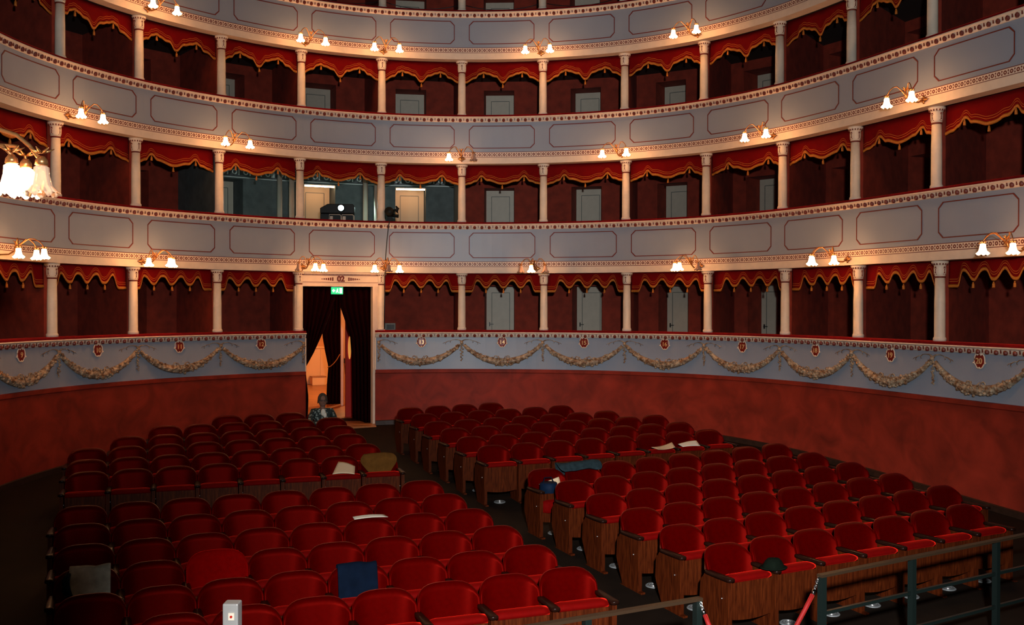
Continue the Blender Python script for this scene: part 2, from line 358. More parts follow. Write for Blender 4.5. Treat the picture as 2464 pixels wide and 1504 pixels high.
# ------------------------------------------------------------------ boxes behind: floors, ceilings, partitions, back walls, doors
AX=R(23.3)
def pdir(i):                               # partitions swing towards the house axis
    n=nrm(i); a=math.atan2(n.y,n.x)+R(3.6)*(i-3.5); return Vector((math.cos(a),math.sin(a)))
DEP=2.1
def back(i,tier,d=DEP):
    q=pt(i)+nrm(i)*S[tier]; dd=pdir(i); return q+dd*(d/max(.5,dd.dot(nrm(i))))
def V3(q,z): return Vector((q.x,q.y,z+H))
nd=[0]
def door_in(A,B,z0,ztop,tier,bay,lit=False,grey=False,open_=0):
    """niche opening in the back wall between A and B and a door at its back"""
    T=(B-A).normalized(); N=Vector((-T.y,T.x)); 
    mid=(A+B)/2
    if (pt(bay+.5)-mid).dot(N)>0: N=-N
    W=(B-A).length; hw=.36; dn=.60; zh=z0+1.90; mid=mid-T*{6:.07,7:.25,8:.38,9:.45,10:.45,11:0,12:0,0:-.07,-1:-.25,-2:-.3}.get(bay,0)
    wm=M['boxgrey'] if grey else M['boxred']
    mb=MB(); L=mid-T*hw; Rr=mid+T*hw; Lb=L+N*dn; Rb=Rr+N*dn
    mb.quad(V3(A,z0),V3(L,z0),V3(L,ztop),V3(A,ztop)); mb.quad(V3(Rr,z0),V3(B,z0),V3(B,ztop),V3(Rr,ztop)); mb.quad(V3(L,zh),V3(Rr,zh),V3(Rr,ztop),V3(L,ztop))
    mb.quad(V3(L,z0),V3(Lb,z0),V3(Lb,zh),V3(L,zh)); mb.quad(V3(Rr,z0),V3(Rb,z0),V3(Rb,zh),V3(Rr,zh)); mb.quad(V3(L,zh),V3(Lb,zh),V3(Rb,zh),V3(Rr,zh)); mb.quad(V3(Lb,z0),V3(Rb,z0),V3(Rb,zh),V3(Lb,zh))
    mb.quad(V3(L,z0),V3(Rr,z0),V3(Rb,z0),V3(Lb,z0))
    tag(mb.obj('wall_back',wm),kind='structure')
    nd[0]+=1; c=mid+N*(dn-.04); ang=math.atan2(T.y,T.x)
    d=tag(empty('door_%d'%nd[0],V3(c,z0),ang),kind='structure')
    mt=M['creamdoor'] if lit else M['door']
    mb=MB(); mb.box((0,0,.95),(.35,.018,.945)); mb.obj('door_leaf',mt,d)
    mb=MB()
    for x,z,hx,hz in ((-.22,1.0,.006,.75),(.22,1.0,.006,.75),(0,1.75,.22,.006),(0,.25,.22,.006)): mb.box((x,-.021 if True else 0,z),(hx,.004,hz))
    mb.obj('panel_moulding',M['boxceil'] if False else M['doorline'],d)
    mb=MB(); mb.box((-.27,-.03,.98),(.012,.012,.05)); mb.box((-.225,-.055,.98),(.05,.008,.008)); mb.box((-.27,-.045,.98),(.008,.018,.008)); mb.obj('door_handle',M['black'],d)
    if lit:
        t=tag(empty('tube_light',V3(mid+N*.03,zh-.05),ang),'glowing tube light over the cream door %s'%('behind the projector' if bay==3 else 'beside the black spotlight'),'light','tube lights over the royal box doors')
        mb=MB(); mb.box((0,0,0),(.34,.018,.015)); mb.obj('tube',M['tube'],t)
        mb=MB(); mb.box((0,.0,.032),(.35,.03,.012)); mb.obj('housing',M['door'],t)
M['doorline']=sm('door_line',(.10,.11,.10),.6)
M['tube']=sm('tube_glow',(1,.8,.6),.4,emit=(1,.62,.35),es=26); M['creamdoor']=sm('cream_door',(.62,.42,.24),.5)
FLZ=lambda tier: ZB[tier]-.9
for tier in range(4):
    z0=FLZ(tier); ztop=(ZB[tier+1]-.9-.12) if tier<3 else z0+2.3
    # floor slab of this tier (= ceiling of the tier below)
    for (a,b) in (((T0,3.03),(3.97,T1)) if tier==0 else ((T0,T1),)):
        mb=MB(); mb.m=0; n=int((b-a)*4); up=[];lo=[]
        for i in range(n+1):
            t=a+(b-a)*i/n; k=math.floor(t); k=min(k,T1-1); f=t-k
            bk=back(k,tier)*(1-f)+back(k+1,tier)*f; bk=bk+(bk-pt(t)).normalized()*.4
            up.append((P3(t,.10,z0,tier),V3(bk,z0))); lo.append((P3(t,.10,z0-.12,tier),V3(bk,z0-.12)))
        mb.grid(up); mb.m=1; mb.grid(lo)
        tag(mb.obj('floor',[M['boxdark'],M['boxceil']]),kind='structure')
    royal=(tier==1)
    for i in range(T0,T1+1):
        if royal and i in (3,4): continue
        if tier==0 and False: continue
        q=pt(i)+nrm(i)*(S[tier]+.13); B=back(i,tier); dd=(B-q).normalized(); n2=Vector((-dd.y,dd.x))*.035
        mb=MB(); a=[q-n2,q+n2,B+n2,B-n2]
        mb.v+= [tuple(V3(p,z)) for z in (z0,ztop) for p in a]
        for f in ((0,1,2,3),(7,6,5,4),(0,4,5,1),(1,5,6,2),(2,6,7,3),(3,7,4,0)): mb.face(f)
        tag(mb.obj('wall_partition',M['boxgrey'] if (royal and i in (2,5)) else M['boxred']),kind='structure')
    for k in BAYS:
        A,B=back(k,tier),back(k+1,tier)
        if tier==0 and k==3:
            continue
        g=royal and k in (2,3,4)
        if (tier==0 and k in (4,2)) or k>=11:
            mb=MB(); mb.quad(V3(A,z0),V3(B,z0),V3(B,ztop),V3(A,ztop)); tag(mb.obj('wall_back',M['boxred']),kind='structure')
        else: door_in(A,B,z0,ztop,tier,k,lit=royal and k in (3,4),grey=g)
        if g:
            T=(B-A).normalized(); N=Vector((T.y,-T.x)); mb=MB(); L=(B-A).length
            a=A+N*.03; b=B+N*.03; zf=z0+1.925; mb.quad(V3(a,zf),V3(b,zf),V3(b,zf+.29),V3(a,zf+.29),((1.8*k,0),(1.8*k+L,0),(1.8*k+L,.29),(1.8*k,.29)))
            o=mb.obj('painted_border',M['greek']); sol=o.modifiers.new('s','SOLIDIFY'); sol.thickness=.012; tag(o,kind='structure'); o.name='trim_%d'%(10+k)
# ------------------------------------------------------------------ columns
def make_column(h,first,loc):
    c=empty('column',loc)
    mb=MB(); mb.lathe([(.098,0),(.098,.045),(.09,.055),(.083,.07),(.081,h*.5),(.073,h-.26)],18); mb.obj('shaft',M['colcream'],c,True)
    mb=MB(); mb.lathe([(.080,h-.262),(.083,h-.25),(.080,h-.238)],16); mb.obj('necking_ring',M['redpaint'],c,True)
    mb=MB(); mb.lathe([(.074,h-.245),(.088,h-.20),(.092,h-.12),(.086,h-.075),(.10,h-.06),(.122,h-.035),(.127,h-.012),(.127,h)],18)
    mb.m=1
    for k in range(16):
        a=2*pi*k/16; mb.box((.112*math.cos(a),.112*math.sin(a),h-.05),(.008,.008,.013),Matrix.Rotation(a,3,'Z'))
    mb.obj('capital',[M['colcream'],M['redpaint']],c,True)
    mb=MB()
    for k in range(4):
        a=pi/4*(2*k+1)-R(90)
        a=k*pi/2
        def q(x,z,rr=.094): return Vector((rr*math.cos(a+x/.09),rr*math.sin(a+x/.09),h+z))
        for x,z,r in ((0,-.10,.016),(0,-.13,.012),(0,-.155,.012),(0,-.18,.013),(-.016,-.115,.007),(.016,-.115,.007),(-.018,-.205,.008),(.018,-.205,.008)): mb.blob(q(x,z,.088),r,6,4)
    mb.obj('painted_motif',M['redpaint'],c,True)
    return c
tname=['ground','first','second','third']
for tier in range(4):
    h=ZT[tier]-ZB[tier]; proto=None
    lo,hi={0:(0,12),1:(0,12),2:(0,12),3:(3,8)}[tier]
    for i in range(-1 if tier<3 else 2,13 if tier<3 else 10):
        loc=P3(i,0,ZB[tier],tier); a=math.atan2(*reversed(-nrm(i)))
        if proto is None: proto=make_column(h,True,loc); c=proto; reg(proto)
        else: c=copy_tree(proto)
        c.location=loc; c.rotation_euler=(0,0,a)
        j=i+1 if tier<3 else i-2
        tag(c,'cream column of the %s tier, %s from the left end%s'%(tname[tier],ORD[j] if tier<3 else ORD[j],{3:', beside the doorway',4:', beside the doorway'}.get(i,'') if tier==0 else ''),'column','columns of the %s tier'%tname[tier])
# royal box inner columns
proto=None
for k,(u,d,lb) in enumerate(((673,1.55,'left one of the pair nearer the left box door'),(702,.75,'right one of the pair behind the projector box'),(879,1.6,'left one of the pair beside the projector'),(906,.8,'half hidden right behind the main column by the spotlight'))):
    i=3 if k<2 else 4
    q=pt(i)+nrm(i)*(S[1]+d); y=q.y; x=(u-1232)/FPX*y
    if proto is None:
        proto=empty('inner_column'); h=ZB[2]-1.02-FLZ(1); mb=MB(); mb.lathe([(.08,0),(.08,.05),(.06,.07),(.055,h-.12)],14); mb.obj('shaft',M['door'],proto,True); mb=MB(); mb.lathe([(.055,h-.13),(.07,h-.09),(.085,h-.02),(.085,h)],14); mb.obj('capital',M['door'],proto,True); reg(proto); c=proto
    else: c=copy_tree(proto)
    c.location=(x,y,FLZ(1)+H); tag(c,'slim grey inner column, '+lb,'column','slim columns inside the projector box')
# ------------------------------------------------------------------ valances
def interp(keys,x):
    for (a,va),(b,vb) in zip(keys,keys[1:]):
        if x<=b: f=(x-a)/(b-a); f=f*f*f*(f*(6*f-15)+10); return va+(vb-va)*f
    return keys[-1][1]
EK=[[(0,.41),(.09,.41),(.167,.17),(.28,.325),(.393,.165),(.503,.325),(.615,.165),(.724,.325),(.833,.17),(.91,.41),(1,.41)],
    [(0,.43),(.06,.40),(.15,.35),(.22,.24),(.30,.33),(.49,.405),(.68,.34),(.77,.24),(.85,.35),(.94,.40),(1,.43)],
    [(0,.44),(.14,.34),(.2,.25),(.25,.22),(.30,.25),(.40,.30),(.5,.44),(.60,.30),(.70,.25),(.75,.22),(.8,.25),(.86,.34),(1,.44)]]
TS=[(.28,.503,.724),(.22,.49,.77),(.25,.5,.75)]
mb=MB(); mb.blob((0,0,-.022),.014,8,5); mb.lathe([(.009,-.03),(.019,-.04),(.022,-.095),(.018,-.1)],8)
tassel_me=None
for tier in range(3):
    zt=ZT[tier]
    for k in BAYS:
        if k<-1 or (tier==0 and k==3): continue
        e0,e1=k+.03,k+.97
        v=empty('box_valance',P3(k+.5,.14,zt,tier)); off=-Vector(v.location)
        vj=k+1 if not(tier==0 and k>3) else k-4
        if tier==0: lb=('scalloped red velvet valance of the ground tier, %s box '+('from the left end' if k<3 else 'right of the doorway'))%ORD[k+1 if k<3 else k-4]
        else: lb='red velvet valance with gold braid, %s tier, %s box from the left end'%(tname[tier],ORD[k+1])
        tag(v,lb,'curtain','valances of the %s tier boxes'%tname[tier])
        n=64; rows=[];uvs=[];br=[]
        for i in range(n+1):
            x=i/n; t=e0+(e1-e0)*x; d=interp(EK[tier],x); wv=.012*math.sin(x*38+k)*1.0
            row=[];uv=[]
            for j in range(5):
                f=j/4; row.append(P3(t,.14+wv*f,zt+.02-(d+.02)*f,tier)+off); uv.append((1.8*t,(d+.02)*(1-f)))
            rows.append(row); uvs.append(uv)
            d2=interp(EK[tier],min(1,max(0,x)))
            br.append([P3(t,.14+wv-.012,zt-d+.052,tier)+off,P3(t,.14+wv-.022,zt-d+.025,tier)+off,P3(t,.14+wv-.012,zt-d-.004,tier)+off,P3(t,.14+wv+.012,zt-d+.02,tier)+off])
        mb=MB(); mb.grid(rows,uvs); o=mb.obj('velvet',M['valance'],v,True); sol=o.modifiers.new('s','SOLIDIFY'); sol.thickness=.008; sol.offset=1
        mb=MB(); mb.grid(br,close=True); mb.obj('gold_braid',M['gold'],v,True)
        for x in TS[tier]:
            t=e0+(e1-e0)*x; p=P3(t,.12,zt-interp(EK[tier],x),tier)+off
            if tassel_me is None:
                mb=MB(); mb.blob((0,0,-.022),.014,8,5); mb.lathe([(.009,-.03),(.019,-.04),(.022,-.095),(.018,-.1)],8); o=mb.obj('tassel',M['gold'],v,True); tassel_me=o.data
            else: o=bpy.data.objects.new('tassel',tassel_me); COL.objects.link(o); o.parent=v
            o.location=p
# hanging cables of the third tier
for k in range(2,8):
    mb=MB(); mb.tube([P3(k+.05+.9*i/10,.05,ZB[3]+.16-.10*(1-((i-5)/5)**2)+(0),3) for i in range(11)],.008,6)
    tag(mb.obj('hanging_cable',M['black'],None,True),'thin dark cable slung between columns of the third tier, %s from the left'%ORD[k-2],'cable','cables slung between third tier columns')
# ------------------------------------------------------------------ main doorway
dw=tag(empty('door_main',(0,0,0)),kind='structure'); dw.name='door_0'
Pd=P3(3.5,-.14,0); Td=Vector((*tan(3.5),0)); Nd=Vector((*nrm(3.5),0)); ad=math.atan2(Td.y,Td.x); RM=Matrix.Rotation(ad,3,'Z')
def loc3(a,b,z): q=pt(3.5); return Vector((q.x,q.y,0))+Td*a+Nd*b+Vector((0,0,z+H))
aL=on_plane(729,740,loc3(0,-.13,0),Nd); aL=(aL-loc3(0,0,aL.z-H)).dot(Td); aR=on_plane(897.5,740,loc3(0,-.13,0),Nd); aR=(aR-loc3(0,0,aR.z-H)).dot(Td)
ZL=.395
def lbox(mb,a0,a1,b0,b1,z0,z1): mb.box(loc3((a0+a1)/2,(b0+b1)/2,(z0+z1)/2),(abs(a1-a0)/2,abs(b1-b0)/2,abs(z1-z0)/2),RM)
mb=MB(); lbox(mb,-.90,.90,-.10,.12,ZL,.70); lbox(mb,-.92,.92,-.13,.12,.66,.70); lbox(mb,-.86,.86,-.115,-.09,.47,.476); mb.obj('lintel',M['cream'],dw)
mb=MB()
for k in range(60): lbox(mb,-.89+k*.03,-.878+k*.03,-.137,-.12,.635,.655)
lbox(mb,-.90,.90,-.108,-.10,.478,.486); lbox(mb,-.90,.90,-.125,-.10,.625,.633)
mb.obj('bead_moulding',M['redpaint'],dw)
mb=MB(); lbox(mb,aL-.055,aL,-.115,.05,-2.62,ZL); lbox(mb,aL-.16,aL-.02,-.08,.12,ZB[0],ZL); mb.obj('jamb',M['cream'],dw)
mb=MB(); lbox(mb,aR,aR+.055,-.115,.05,-2.62,ZL); lbox(mb,aR+.02,aR+.16,-.08,.12,ZB[0],ZL); mb.obj('jamb',M['cream'],dw)
def text_obj(txt,size,mat,parent,M4,name='number',ext=.006,bold=0):
    c=bpy.data.curves.new(name,'FONT'); c.body=txt; c.size=size; c.extrude=ext; c.align_x='CENTER'; c.align_y='CENTER'; c.offset=bold
    tmp=bpy.data.objects.new('tmp',c); COL.objects.link(tmp); bpy.context.view_layer.update()
    me=bpy.data.meshes.new_from_object(tmp.evaluated_get(bpy.context.evaluated_depsgraph_get())); bpy.data.objects.remove(tmp); bpy.data.curves.remove(c)
    me.materials.clear(); me.materials.append(mat); o=bpy.data.objects.new(name,me); COL.objects.link(o)
    if parent: o.parent=parent
    o.matrix_local=M4; return o
def face_m(loc,ang): return Matrix.Translation(loc)@Matrix.Rotation(ang,4,'Z')@Matrix.Rotation(pi/2,4,'X')
text_obj('02',.16,M['redpaint'],dw,face_m(loc3(.0,-.108,.55),ad),'number',.004,.008)
mb=MB()
for s in (-1,1):
    for k in range(6): lbox(mb,s*(.16+k*.045),s*(.19+k*.045),-.107,-.10,.548-.035*(1-k/6)+.0,.552+.035*(1-k/6))
mb.obj('painted_scroll',M['redpaint'],dw)
# passage and lobby beyond
LB=11
M['lobby']=sm('lobby_wall',(.62,.30,.13),.8); M['lobbyfloor']=sm('lobby_floor',(.35,.14,.05),.35,noise=.2,nscale=4); M['lobbydado']=sm('lobby_dado',(.75,.45,.22),.7)
mb=MB()
lbox(mb,-.93,-.90,.12,2.5,-2.6,1.0); lbox(mb,.90,.93,.12,2.5,-2.6,1.0); tag(mb.obj('wall_passage',M['boxred']),kind='structure')
mb=MB(); lbox(mb,-.93,.93,.10,2.5,.42,.50); tag(mb.obj('ceiling_passage',M['boxceil']),kind='structure'); 
mb=MB(); lbox(mb,-4.5,7,-.16,LB+.2,-2.66,-2.555); tag(mb.obj('floor_lobby',M['lobbyfloor']),kind='structure')
mb=MB(); lbox(mb,-4.5,8,LB,LB+.1,-2.6,1.3); lbox(mb,8,8.1,2.5,LB,-2.6,1.3); lbox(mb,-4.6,-4.5,2.5,LB,-2.6,1.3); lbox(mb,-4.5,-.93,2.5,2.58,-2.6,1.3); lbox(mb,.93,8,2.5,2.58,-2.6,1.3); lbox(mb,-.93,.93,2.5,2.58,.4,1.3); tag(mb.obj('wall_lobby',M['lobby']),kind='structure')
mb=MB(); lbox(mb,-4.5,8,2.5,LB+.1,1.3,1.4); tag(mb.obj('ceiling_lobby',M['lobby']),kind='structure')
mb=MB(); lbox(mb,-4.4,8,LB-.05,LB,-2.55,-1.35); lbox(mb,-4.4,8,LB-.09,LB,-1.40,-1.33)
for k in range(11): lbox(mb,-3+k*1.0,-2.95+k*1.0,LB-.07,LB,-2.5,-1.4)
tag(mb.obj('trim_3',M['lobbydado']),kind='structure')
lamp('lobby_light','POINT',loc3(2.6,6.5,.6),460,(1,.55,.22),shadow_soft_size=.15)
lt=empty('lobby_pendant',loc3(2.6,6.5,1.3)); tag(lt,'glowing round pendant lamp in the lobby beyond the doorway','lamp')
mb=MB(); mb.tube([(0,0,0),(0,0,-.3)],.01,6); mb.obj('cord',M['black'],lt)
mb=MB(); mb.blob((0,0,-.4),.12,12,8); mb.obj('globe',M['bulb'],lt,True)
# wooden crate in lobby
q=on_floor(770,932); mb=MB(); bx=on_plane(770,925,loc3(0,LB-.6,0),Nd); aa=(bx-loc3(0,0,0)).dot(Td)
mb=MB(); lbox(mb,aa-.22,aa+.22,LB-.5,LB-.12,-2.55,-2.3); c=tag(mb.obj('wooden_crate',M['lobbydado']),'low pale wooden crate on the lobby floor beyond the curtains','crate')
lb2=MB(); lbox(lb2,aa-.23,aa+.23,LB-.52,LB-.10,-2.3,-2.28); o=lb2.obj('lid',M['lobbyfloor'],c)
# curtains given as outlines read off the photograph, laid on planes parallel to the doorway
def outl(pts,v):
    if v<=pts[0][0]: return pts[0][1]
    for (a,x),(b,y) in zip(pts,pts[1:]):
        if v<=b: return x+(y-x)*(v-a)/(b-a)
    return pts[-1][1]
def curtain(name,b,left,right,v0,v1,label,folds=7,amp=.05,tie=None,mat=None,rows_=28,foot=None):
    P=loc3(0,b,0); c=on_plane((outl(left,v1)+outl(right,v1))/2,v1,P,Nd)
    root=empty(name,c); tag(root,label,'curtain')
    rows=[]
    for i in range(rows_+1):
        v=v0+(v1-v0)*i/rows_; l=outl(left,v); r=outl(right,v); row=[]
        for j in range(folds*6+1):
            f=j/(folds*6); q=on_plane(l+(r-l)*f,v+(0 if foot is None else foot(f)*i/rows_),P,Nd); row.append(q+Nd*(amp*math.sin(f*folds*2*pi)*min(1,.4+(r-l)/60))-Vector(c))
        rows.append(row)
    mb=MB(); mb.grid(rows); o=mb.obj('drape',mat or M['curtain'],root,True); s=o.modifiers.new('s','SOLIDIFY'); s.thickness=.012
    if tie:
        a=on_plane(*tie[0],P-Nd*.08,Nd)-Vector(c); bb=on_plane(*tie[1],P-Nd*.08,Nd)-Vector(c); m_=(a+bb)/2-Vector((0,0,.07)); mb=MB(); mb.tube([a,(a+m_)/2-Vector((0,0,.02)),m_,(bb+m_)/2-Vector((0,0,.02)),bb],.012,6); mb.obj('tie_cord',M['gold'],root,True)
    return root
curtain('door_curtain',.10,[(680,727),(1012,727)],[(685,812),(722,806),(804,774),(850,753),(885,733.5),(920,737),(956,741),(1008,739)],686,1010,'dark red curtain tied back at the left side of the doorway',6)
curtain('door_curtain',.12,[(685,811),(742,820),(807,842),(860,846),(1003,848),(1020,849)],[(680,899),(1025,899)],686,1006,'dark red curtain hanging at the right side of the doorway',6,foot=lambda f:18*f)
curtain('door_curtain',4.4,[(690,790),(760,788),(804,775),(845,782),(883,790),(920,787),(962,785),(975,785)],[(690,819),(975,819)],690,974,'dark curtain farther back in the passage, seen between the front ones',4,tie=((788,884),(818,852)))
# cream door edge and red leaf with round window
dl=tag(empty('passage_door',on_plane(826,978,loc3(0,4.0,0),Nd)),'cream passage door standing open behind the curtains','door'); off=Vector(dl.location)
p0=on_plane(820,978,loc3(0,4.0,0),Nd)-off; p1=on_plane(832,978,loc3(0,4.0,0),Nd)-off
mb=MB(); mid=(p0+p1)/2; mb.box((mid.x,mid.y,1.25),((p1-p0).length/2,.03,1.25+.0),RM); mb.obj('door_edge',M['cream'],dl)
mb=MB(); q=on_plane(829,868,loc3(0,3.9,0),Nd)-off; mb.box(q,(.015,.02,.06),RM); mb.tube([q+Vector((0,0,-.05)),q+Vector((.02,-.05,-.3)),q+Vector((.05,-.05,-.55))],.008,5); mb.obj('handle',M['black'],dl)
M['redleaf']=sm('red_door_leather',(.5,.02,.01),.4); M['glow']=sm('lit_pane',(.9,.45,.1),.4,emit=(1,.38,.07),es=.55)
rd=tag(empty('padded_door',on_plane(840,1003,loc3(0,1.4,0),Nd)),'red padded door leaf with an oval lit window, just left of the right curtain','door'); off=Vector(rd.location)
mb=MB(); p0=on_plane(831,1003,loc3(0,1.4,0),Nd)-off; p1=on_plane(851,1003,loc3(0,1.4,0),Nd)-off; mid=(p0+p1)/2; mb.box((mid.x,mid.y,1.15),((p1-p0).length/2,.03,1.15),RM); mb.obj('leaf',M['redleaf'],rd)
mb=MB(); q=on_plane(841,837,loc3(0,1.36,0),Nd)-off
ring=[q+Td*.036*math.cos(2*pi*k/20)+Vector((0,0,.26*math.sin(2*pi*k/20))) for k in range(20)]; n=len(mb.v); mb.v+=[tuple(p) for p in ring]+[tuple(p-Nd*.012) for p in ring]
for k in range(20): mb.face((n+k,n+(k+1)%20,n+20+(k+1)%20,n+20+k))
mb.face([n+20+k for k in range(20)][::-1]); mb.obj('oval_window',M['glow'],rd)
lamp('passage_light','POINT',loc3(.75,2.9,-.3),16,(1,.5,.2),shadow_soft_size=.08)
# threshold step
mb=MB(); lbox(mb,aL,aR,-.42,-.12,-2.64,-2.56); c=mb.obj('wooden_step',M['lobbyfloor']); bev(c,.015); tag(c,'worn wooden step at the threshold of the doorway','step')
# exit sign
ex=tag(empty('exit_sign',on_plane(811,708,loc3(0,-.02,0),Nd)),'small glowing green emergency exit sign hung from the doorway lintel','sign'); ex.rotation_euler=(0,0,ad)
M['exg']=sm('exit_green',(.02,.5,.2),.4,emit=(.03,.72,.25),es=.9); M['exw']=sm('exit_white',(.9,1,.9),.4,emit=(.75,1,.85),es=1.5)
mb=MB(); mb.box((0,0,.075),(.125,.02,.075)); mb.obj('lit_panel',M['exg'],ex)
mb=MB(); mb.box((0,.0,.157),(.13,.026,.008)); mb.box((0,0,.18),(.006,.006,.02)); mb.obj('housing',M['steel'],ex)
mb=MB(); n=0
def poly(pts,y=-.0225):
    n=len(mb.v); mb.v+=[(x,y,z) for x,z in pts]+[(x,y+.003,z) for x,z in pts]; L=len(pts); mb.face(range(n,n+L)); 
    for k in range(L): mb.face((n+k,n+(k+1)%L,n+L+(k+1)%L,n+L+k))
poly([(-.112,.075),(-.072,.115),(-.072,.09),(-.045,.09),(-.045,.06),(-.072,.06),(-.072,.035)]); mb.obj('arrow',M['exw'],ex)
mb=MB(); poly([(-.005,.11),(.01,.125),(.022,.112),(.008,.10)]); poly([(-.02,.085),(.005,.102),(.022,.088),(.012,.066),(.034,.04),(.024,.028),(0,.055),(-.02,.03),(-.034,.038),(-.012,.07)]); mb.obj('running_figure',M['exw'],ex)
mb=MB(); poly([(.05,.02),(.105,.02),(.105,.13),(.05,.13)]); mb.obj('door_pictogram',M['exw'],ex)
# ------------------------------------------------------------------ garlands and number plaques on the ground tier front
def P3o(t,off,z): return P3(t,off,z)
def swag(t0,t1,seed):
    rnd=random.Random(seed); mb=MB(); N=30
    pts=[];rad=[]
    for i in range(N+1):
        x=i/N; z=-.86-.37*(1-(2*x-1)**2)**.9; 
        if x<.5: pass
        r=.040+.050*math.sin(pi*x)**1.2; pts.append(P3(t0+(t1-t0)*x,-.12-r*.45,z)); rad.append(r*.85)
    mb.tube(pts,rad,8)
    for i in range(110):
        x=rnd.random(); z=-.86-.37*(1-(2*x-1)**2)**.9; r=.040+.050*math.sin(pi*x)**1.2; a=rnd.uniform(-1.2,1.2); rr=rnd.uniform(.45,1)
        p=P3(t0+(t1-t0)*x,-.12-r*.45-r*.75*math.cos(a),z+r*1.0*math.sin(a)); mb.blob(p,rnd.uniform(.016,.030),6,4,(1,1,rnd.uniform(.7,1.3)))
    for s in (-1,1):
        c=(t0+t1)/2; mb.tube([P3(c+s*.012,-.22,-1.22),P3(c+s*.03,-.24,-1.15),P3(c+s*.045,-.21,-1.10)],[.008,.012,.006],6)
        ring=[P3(c+s*(.075+.022*math.cos(a)),-.21,-1.13+.035*math.sin(a)) for a in [2*pi*k/10 for k in range(11)]]; mb.tube(ring,.009,5,False)
    return mb
def drop(t,seed):
    rnd=random.Random(seed); mb=MB()
    for i in range(34):
        f=i/33; z=-.83-.38*f; r=.036*(1-.45*f); mb.blob(P3(t,-.125-.02*rnd.random(),z)+Vector((*tan(t),0))*rnd.uniform(-r,r),rnd.uniform(.014,.024)*(1-.3*f),6,4)
    return mb
def bow(t,sides=(-1,1)):
    mb=MB(); T=Vector((*tan(t),0))
    def q(x,z,o=-.135): return P3(t,o,z)+T*x
    mb.box(q(0,-.785),(.03,.012,.014),Matrix.Rotation(math.atan2(T.y,T.x),3,'Z'))
    for s in sides:
        mb.tube([q(0,-.79),q(s*.04,-.765),q(s*.08,-.75),q(s*.15,-.748),q(s*.21,-.758),q(s*.245,-.785),q(s*.25,-.81),q(s*.235,-.82)],[.012,.014,.009,.006,.006,.008,.007,.004],6)
        mb.tube([q(s*.25,-.775),q(s*.30,-.785),q(s*.345,-.81),q(s*.355,-.84),q(s*.34,-.855)],[.005,.007,.008,.008,.004],6)
        mb.tube([q(s*.345,-.805),q(s*.39,-.82),q(s*.41,-.84)],[.005,.006,.003],6)
    mb.blob(q(0,-.81,-.15),.035,8,5); return mb
def ctr(mb):
    n=len(mb.v); c=Vector((sum(v[0] for v in mb.v)/n,sum(v[1] for v in mb.v)/n,min(v[2] for v in mb.v))); mb.v=[tuple(Vector(v)-c) for v in mb.v]; return c
numtxt={2:'12',1:'11',0:'10',-1:'9',4:'13',5:'14',6:'15',7:'16',8:'17',9:'18',10:'19',11:'20',12:'21'}
M['numgold']=sm('number_gold',(.8,.5,.22),.3,metal=.3)
for k in range(-1,13):
    if k==3: continue
    t0,t1=k+.03,k+.97
    if k==2: t1=DL-.03
    if k==4: t0=DR+.07
    side='left' if k<3 else 'right'; od=ORD[2-k] if k<3 else ORD[k-4]
    mb=swag(t0,t1,k+20); c=ctr(mb); o=mb.obj('plaster_garland',M['plaster'],None,True); o.location=c
    tag(o,'tan plaster garland swag, %s one to the %s of the doorway'%(od,side),'garland','plaster garlands along the ground tier front')
    # plaque
    tc=k+.5; a=math.atan2(tan(tc).y,tan(tc).x); pl=empty('number_plaque',P3(tc,-.125,-.80),a); tag(pl,'red oval plaque with box number, above the %s garland %s of the doorway'%(od,side),'plaque','red number plaques along the ground tier front')
    mb=MB(); prof=[]
    def shield(sx,n=24,y=0): return [(sx*(.090 if math.sin(aa)>-.35 else .072)*math.copysign(abs(math.cos(aa))**.8,math.cos(aa)),y,sx*.105*math.copysign(abs(math.sin(aa))**.8,math.sin(aa))) for aa in [2*pi*i/n for i in range(n)]]
    mb.grid([shield(1,y=0),shield(1,y=-.012),shield(.8,y=-.022)],close=True); mb.cap(48,24,True); mb.obj('red_shield',M['plaque'] if 'plaque' in M else M.setdefault('plaque',sm('plaque_red',(.2,.012,.006),.3)),pl)
    mb=MB(); mb.tube([Vector(p)*1.0+Vector((0,-.012,0)) for p in shield(1.06)+shield(1.06)[:1]],.010,6,False)
    for x,z in ((-.105,-.03),(.105,-.03),(0,.108),(0,-.10),(-.03,.09),(.03,.09)): mb.blob((x,-.015,z),.017,6,4)
    mb.obj('scroll_border',M['cream'],pl,True)
    text_obj(numtxt[k],.12,M['numgold'],pl,Matrix.Translation((0,-.026,-.005))@Matrix.Rotation(pi/2,4,'X'),'number',.003,.002)
for i in range(-1,13):
    if i==3: t=DL-.03
    elif i==4: t=DR+.04
    else: t=i
    mb=drop(t,i+77); c=ctr(mb); e=empty('garland_drop',c); o=mb.obj('flower_drop',M['plaster'],e,True)
    b=bow(t,(-1,) if i==3 else (1,) if i==4 else (-1,1)); b.v=[tuple(Vector(v)-c) for v in b.v]; b.obj('ribbon_bow',M['plaster'],e,True)
    if i<4: lb='%s below the columns to the left of the doorway'%ORD[3-i]
    else: lb='%s below the columns to the right of the doorway'%ORD[i-4]
    tag(e,'plaster flower drop with ribbon bow, '+lb,'ornament','plaster drops between garlands')
